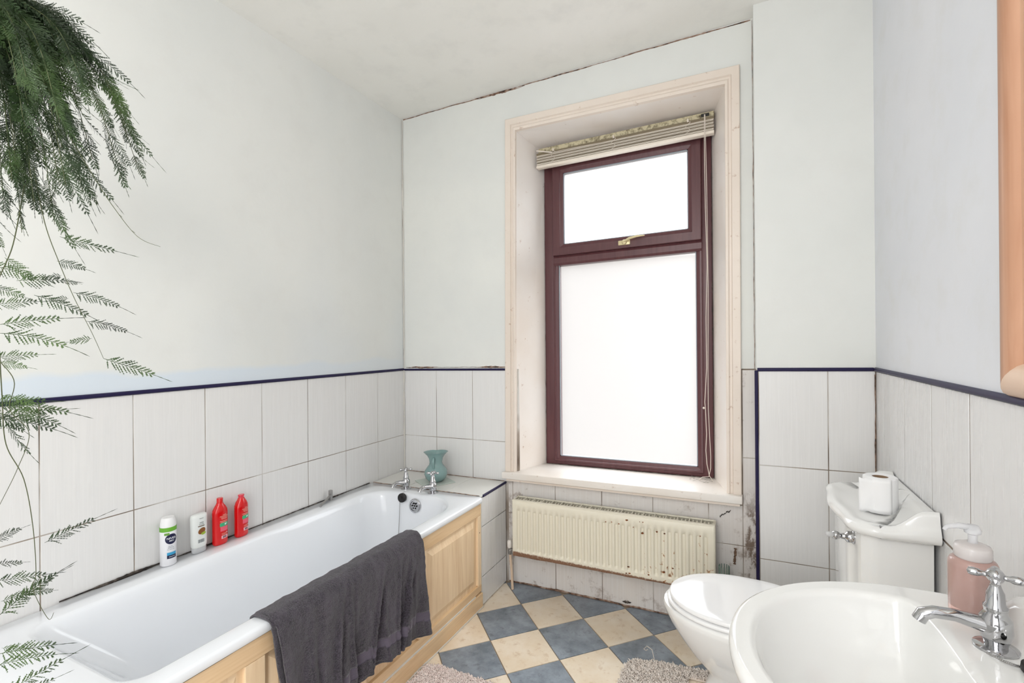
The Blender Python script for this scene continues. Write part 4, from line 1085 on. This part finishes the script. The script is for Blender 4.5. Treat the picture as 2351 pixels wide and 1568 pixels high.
# ------------------------------------------------------------------ shaggy mats
def shag(name, label, poly, col1, col2, ln, rad, cnt, seed, rot=0, pilecol=None):
    cx = sum(p[0] for p in poly)/len(poly); cy = sum(p[1] for p in poly)/len(poly)
    root = empty(name, (cx, cy, .001), label, 'mat')
    G().prism(poly, 2, .001, .007).build('backing', mat(name+'_backing', col2, .95), root)
    m = mat(name+'_pile', col1, .95); n = N(m); n.col(n.mix(n.ramp(n.noise(70, 3), [(.3, 0.), (.7, 1.)]), col1, col2))
    rnd = random.Random(seed); g = G()
    xs = [p[0] for p in poly]; ysx = [p[1] for p in poly]
    def inside(x, y):
        c = False
        for i in range(len(poly)):
            (xa, ya), (xb_, yb_) = poly[i], poly[i-1]
            if (ya > y) != (yb_ > y) and x < (xb_-xa)*(y-ya)/(yb_-ya)+xa: c = not c
        return c
    k = 0; tries = 0
    while k < cnt and tries < cnt*8:
        tries += 1
        x = rnd.uniform(min(xs), max(xs)); y = rnd.uniform(min(ysx), max(ysx))
        if y < 1.35 or not inside(x, y): continue
        k += 1
        a = rnd.uniform(0, 2*pi); l = ln*rnd.uniform(.7, 1.2); lean = rnd.uniform(.2, 1.0)*l
        r = rad*rnd.uniform(.75, 1.2); z = .007; pts = []
        for t in (0, .45, .8, 1.):
            pts.append(Vector((x+cos(a)*lean*t*t, y+sin(a)*lean*t*t, z+l*(t-.25*t*t))))
        rr = [r, r*1.05, r*.9, r*.3]; R = []
        for p, q in zip(pts, rr): R.append([(p.x+q*cos(b), p.y+q*sin(b), p.z) for b in (0, 2*pi/3, 4*pi/3)])
        g.loft(R, True, False, False)
    o = g.build('pile', m, root, smooth=180); tag(o, kind='stuff'); return root
shag('bath_mat', 'pale pink chenille bath mat on the floor alongside the bath panel', [(.742, 1.0), (1.30, 1.0), (1.30, 1.60), (1.15, 1.640), (.80, 1.648), (.742, 1.63)], srgb(250, 238, 232), srgb(240, 222, 216), .011, .0036, 13000, 4)
shag('toilet_mat', 'off-white shaggy mat with frayed thread on the floor around the toilet foot', [(1.49, 1.40), (1.95, 1.40), (1.95, 1.70), (1.74, 1.71), (1.74, 1.99), (1.95, 2.0), (1.95, 2.06), (1.62, 2.03), (1.51, 2.0), (1.495, 1.95)], srgb(250, 242, 234), srgb(234, 222, 212), .015, .0034, 11000, 6)
tm = bpy.data.objects['toilet_mat']
G().tube([(1.60, 2.035, .012), (1.585, 2.07, .03), (1.560, 2.09, .028), (1.552, 2.105, .012), (1.545, 2.10, .006), (1.555, 2.092, .006), (1.562, 2.10, .008)], .0013, 5).build('loose_thread', M_CORD, tm)

# ------------------------------------------------------------------ hanging fern
M_FERN = mat('fern_green', srgb(58, 84, 40), .6)
n_ = N(M_FERN); n_.col(n_.ramp(n_.noise(9, 3), [(.3, srgb(12, 24, 8)), (.5, srgb(30, 52, 16)), (.7, srgb(70, 94, 44))]))
M_STEM = mat('fern_stem', srgb(74, 80, 48), .6)
CR = Vector((.765, .315, 1.945))                       # crown of the plant
RX = Vector((.8999, .4363, 0)); FX = Vector((-.4363, .8999, 0)); DN = Vector((0, 0, -1))
fern = empty('hanging_fern', (CR.x, CR.y, CR.z-.02), 'green asparagus fern trailing from a hanging pot over the near end of the bath', 'plant')
WLf = WL[fern.name]
M_POT = mat('plant_pot', srgb(150, 96, 70), .7)
G().lathe(CR+Vector((-.10, -.03, -.02)), [(.055, 0), (.06, .002), (.085, .12), (.09, .122), (.09, .14), (.082, .14), (.075, .11)], 28).build('pot', M_POT, fern, smooth=45)
for k in range(3):
    a = 2*pi*k/3; p = CR+Vector((-.10, -.03, -.02)); G().tube([p+Vector((.088*cos(a), .088*sin(a), .135)), p+Vector((0, 0, H-p.z-.01))], .0015, 5).build('hanger_cord', M_CORD, fern)

def frond_geo(L, W, n, curl, seed, needles=4):
    rnd = random.Random(seed); vs = []; fs = []
    def quad(a, b, w, nrm):
        d = (b-a); s = d.cross(nrm)
        if s.length < 1e-9: return
        s = s.normalized()*w; k = len(vs)
        vs.extend([a-s*.5, a+s*.5, a+d*.55+s, b, a+d*.55-s]); fs.append((k, k+1, k+2, k+3, k+4))
    up_v = Vector((0, 0, 1))
    def P(t): return Vector((L*t, L*.10*sin(t*2.2)*curl, -L*curl*.35*t*t))
    pts = [P(i/10) for i in range(11)]
    for a, b in zip(pts[:-1], pts[1:]): quad(a, b+(b-a)*.3, .00055, up_v); quad(a, b+(b-a)*.3, .00055, Vector((0, 1, 0)))
    for i in range(n):
        t = .06+.70*i/n
        w = W*(.45+.55*sin(pi*min(1, t*1.15+.18)))*(1-.55*t)
        for sg in (-1, 1):
            a = P(t+(.012 if sg > 0 else 0)); ang = radians(46-10*t)+rnd.uniform(-.12, .12)
            d = Vector((cos(ang), sg*sin(ang), rnd.uniform(-.3, .3)-.2*curl)); b = a+d*w*rnd.uniform(.8, 1.15)
            quad(a, b, .00075, up_v)
            for q in range(needles):
                tt = (q+1)/(needles+1); c = a+(b-a)*tt; dd = (b-a).normalized()
                for s2 in (-1, 1):
                    e = (dd*.9+Vector((-dd.y, dd.x, rnd.uniform(-.3, .3)))*s2*.45).normalized()
                    quad(c, c+e*.0042*(1-.4*tt), .00042, up_v)
    return vs, fs
FGEO = [frond_geo(.080, .020, 11, .5, 1), frond_geo(.095, .022, 12, .8, 2), frond_geo(.065, .018, 9, .2, 3), frond_geo(.105, .020, 13, 1.0, 4), frond_geo(.05, .010, 7, .9, 5, 2)]
FR = []
for vs_, fs_ in FGEO:
    me = bpy.data.meshes.new('frond'); me.from_pydata(vs_, [], fs_); me.materials.append(M_FERN); me.update(); FR.append(me)
FC = [0]; MASS = G()
def frond(p, d, roll, sc, kind=None, rnd=random, mass=False):
    k = rnd.randrange(4) if kind is None else kind
    q = Vector(d).normalized().to_track_quat('X', 'Z')
    Mx = q.to_matrix().to_4x4() @ Matrix.Rotation(roll, 4, 'X') @ Matrix.Scale(sc, 4)
    if mass or FC[0] >= 285:
        vs_, fs_ = FGEO[k]; T = Matrix.Translation(Vector(p)) @ Mx; MASS.raw([T @ v for v in vs_], fs_); return
    FC[0] += 1
    o = bpy.data.objects.new('frond', FR[k]); COL.objects.link(o); WL[o.name] = Vector(p); o.parent = fern
    o.matrix_local = Matrix.Translation(Vector(p)-WLf) @ Mx
def P3(u, v, w=0): return CR+RX*(u/100)+DN*(v/100)+FX*(w/100)
def stem(pts, r=.0011, sub=8):
    # Catmull-Rom through pts
    P = [pts[0]]+pts+[pts[-1]]; out = []
    for i in range(1, len(P)-2):
        for k in range(sub):
            t = k/sub; a, b, c, d = P[i-1], P[i], P[i+1], P[i+2]
            out.append(.5*((2*b)+(c-a)*t+(2*a-5*b+4*c-d)*t*t+(3*b-a-3*c+d)*t*t*t))
    out.append(P[-2]); rr = [r*(1-.6*i/len(out)) for i in range(len(out))]
    G().tube(out, rr, 5).build('stem', M_STEM, fern, settle=False, smooth=180); return out
rnd = random.Random(11)
# (end u, end v) in cm right of / below the crown; short arching stems carrying fronds
ends = [(19, 10), (17, 15), (21, 16), (24, 20), (26, 24), (23, 27), (25.5, 30), (26, 33), (20, 25), (18, 30), (16, 34), (14, 22), (12, 28), (15, 38), (12, 40), (9, 42), (8, 32), (6, 24), (6, 38), (4, 44), (10, 18), (5, 30), (3, 36), (14, 8), (18, 20), (10, 34), (22, 36), (2, 28), (13, 33), (8, 27), (17, 26), (11, 24), (7, 20), (20, 29), (4, 40), (15, 30), (9, 37), (6, 34), (18, 13), (12, 14)]
for q, (eu, ev) in enumerate(ends):
    w = rnd.uniform(-7, 7); m1 = P3(eu*.38, ev*.12+1, w*.4); m2 = P3(eu*.78, ev*.48, w*.8)
    out = stem([P3(rnd.uniform(-3, 0), 0, rnd.uniform(-2, 2)), m1, m2, P3(eu, ev, w)], .0010)
    n = len(out); L = sum((a-b).length for a, b in zip(out[:-1], out[1:]))
    side = 1; acc = 0; inner = q % 2 == 1
    for i in range(int(n*(.30 if inner else .22)), n-2):
        for h in range(2):
            d = (out[i+1]-out[i]).normalized(); s_ = (RX if side > 0 else -RX*.8)*rnd.uniform(.3, 1)+FX*rnd.uniform(-.9, .9); side = -side
            frond(out[i].lerp(out[i+1], h*.5), d*1.5+s_*.6+DN*.35, rnd.uniform(-1.2, 1.2)+pi/2, rnd.uniform(.5, .95), None, rnd, mass=(h == 1 or inner or i % 3 == 0)) if (h == 0 or rnd.random() < .45) else None
    frond(out[-3], (out[-1]-out[-4])+DN*.004, pi/2+rnd.uniform(-.5, .5), rnd.uniform(.7, 1.0), None, rnd)
# the long tendril reaching out to the right
out = stem([P3(20, 27, -2), P3(23.5, 33, -2), P3(27, 38.5, -2), P3(31, 43.5, -2), P3(34.7, 45.2, -2)], .0007)
for i in range(6, len(out)-8, 4): frond(out[i], out[i+1]-out[i], pi/2, .16, 4, rnd)
# trailing stem with small sparse fronds (hangs in front of the tiles)
out = stem([P3(9, 30, 3), P3(11, 40, 3), P3(13.5, 47, 3), P3(16, 53, 3), P3(19, 59, 3), P3(21, 63.5, 3)], .0008)
for u, v, du, dv, s, k in ((13, 46.5, 1, .35, .75, 0), (13.8, 49, -1, .25, .65, 2), (15, 53, -1, .15, .6, 2), (15.8, 52, 1, .45, .85, 3), (18, 57, 1, .4, .75, 3), (19, 60, -1, .2, .75, 2), (21, 63.5, 1, .55, 1.1, 1), (14, 50, 1, .2, .5, 2)):
    frond(P3(u, v, 3), RX*du+DN*dv, pi/2+rnd.uniform(-.4, .4), s, k, rnd)
# frond groups along the left edge
for (u, v, du, dv, s, k) in ((14.5, 42.5, 1, .55, 1.05, 3), (7, 50, 1, .12, .95, 1), (10, 52.5, 1, .55, 1.0, 3), (3, 54, 1, .12, .9, 1), (4, 57.5, 1, .10, 1.1, 3), (4, 59, 1, .25, 1.15, 3), (3, 63, 1, .15, .9, 1), (4, 64, 1, .30, .7, 0), (3, 51, 1, .4, .8, 0), (2, 47, 1, .5, 1, 1), (5, 46, .8, .8, .9, 0),
    (3.2, 70.5, 1, .2, 1.0, 1), (5, 71, 1, .35, 1.1, 3), (6, 72, 1, .5, 1.0, 1), (4, 73, 1, .15, 1.0, 3), (3, 72.5, .8, .7, .9, 0), (6.5, 70, 1, .4, .7, 2), (5, 74, .3, 1, .9, 1), (2.5, 73.5, .9, .3, 1.1, 3), (7, 73.3, 1, .25, .7, 0), (2, 71.5, 1, .05, .9, 2), (4.2, 69.5, 1, .7, .8, 0),
    (11.5, 95, 1, -.22, 1.0, 3), (3, 94.5, 1, -.35, .7, 0), (10.0, 103.5, 1, -.08, .55, 2), (3.5, 98.5, 1, .02, .8, 2), (3, 101.5, 1, .08, 1.0, 1), (3.5, 107.5, 1, -.5, 1.15, 3), (7.0, 104.5, 1, -.45, .9, 1), (4, 105, 1, -.2, .8, 0),
    (3.5, 114, 1, .02, 1.1, 1), (3, 116, 1, .0, 1.0, 3), (4, 121, 1, -.3, 1.2, 3), (5, 121.5, 1, -.15, 1.0, 1), (4, 113, 1, .2, .7, 0)):
    frond(P3(u, v, 2), RX*du+DN*dv, pi/2+rnd.uniform(-.5, .5), s, k, rnd)
stem([P3(9.5, 34, 1), P3(7.5, 44, 1), P3(5, 50, 1), P3(3.5, 56, 1), P3(4, 62, 1), P3(7.5, 67, 1), P3(6.8, 72, 1), P3(10, 76, 1), P3(8, 82, 1), P3(5, 88, 1), P3(3, 92, 1)], .0009)
stem([P3(4, 62, 2), P3(4.4, 70, 2), P3(5, 78, 2), P3(8, 84, 2), P3(9.5, 92, 2), P3(10, 100, 2), P3(9.5, 103, 2), P3(12, 108, 2), P3(13, 107, 2)], .0009)
stem([P3(3, 88, 2), P3(1.5, 96, 2), P3(2, 106, 2), P3(1.5, 116, 2), P3(2, 124, 2)], .0008)
tag(MASS.build('foliage', M_FERN, fern, settle=False), kind='stuff')
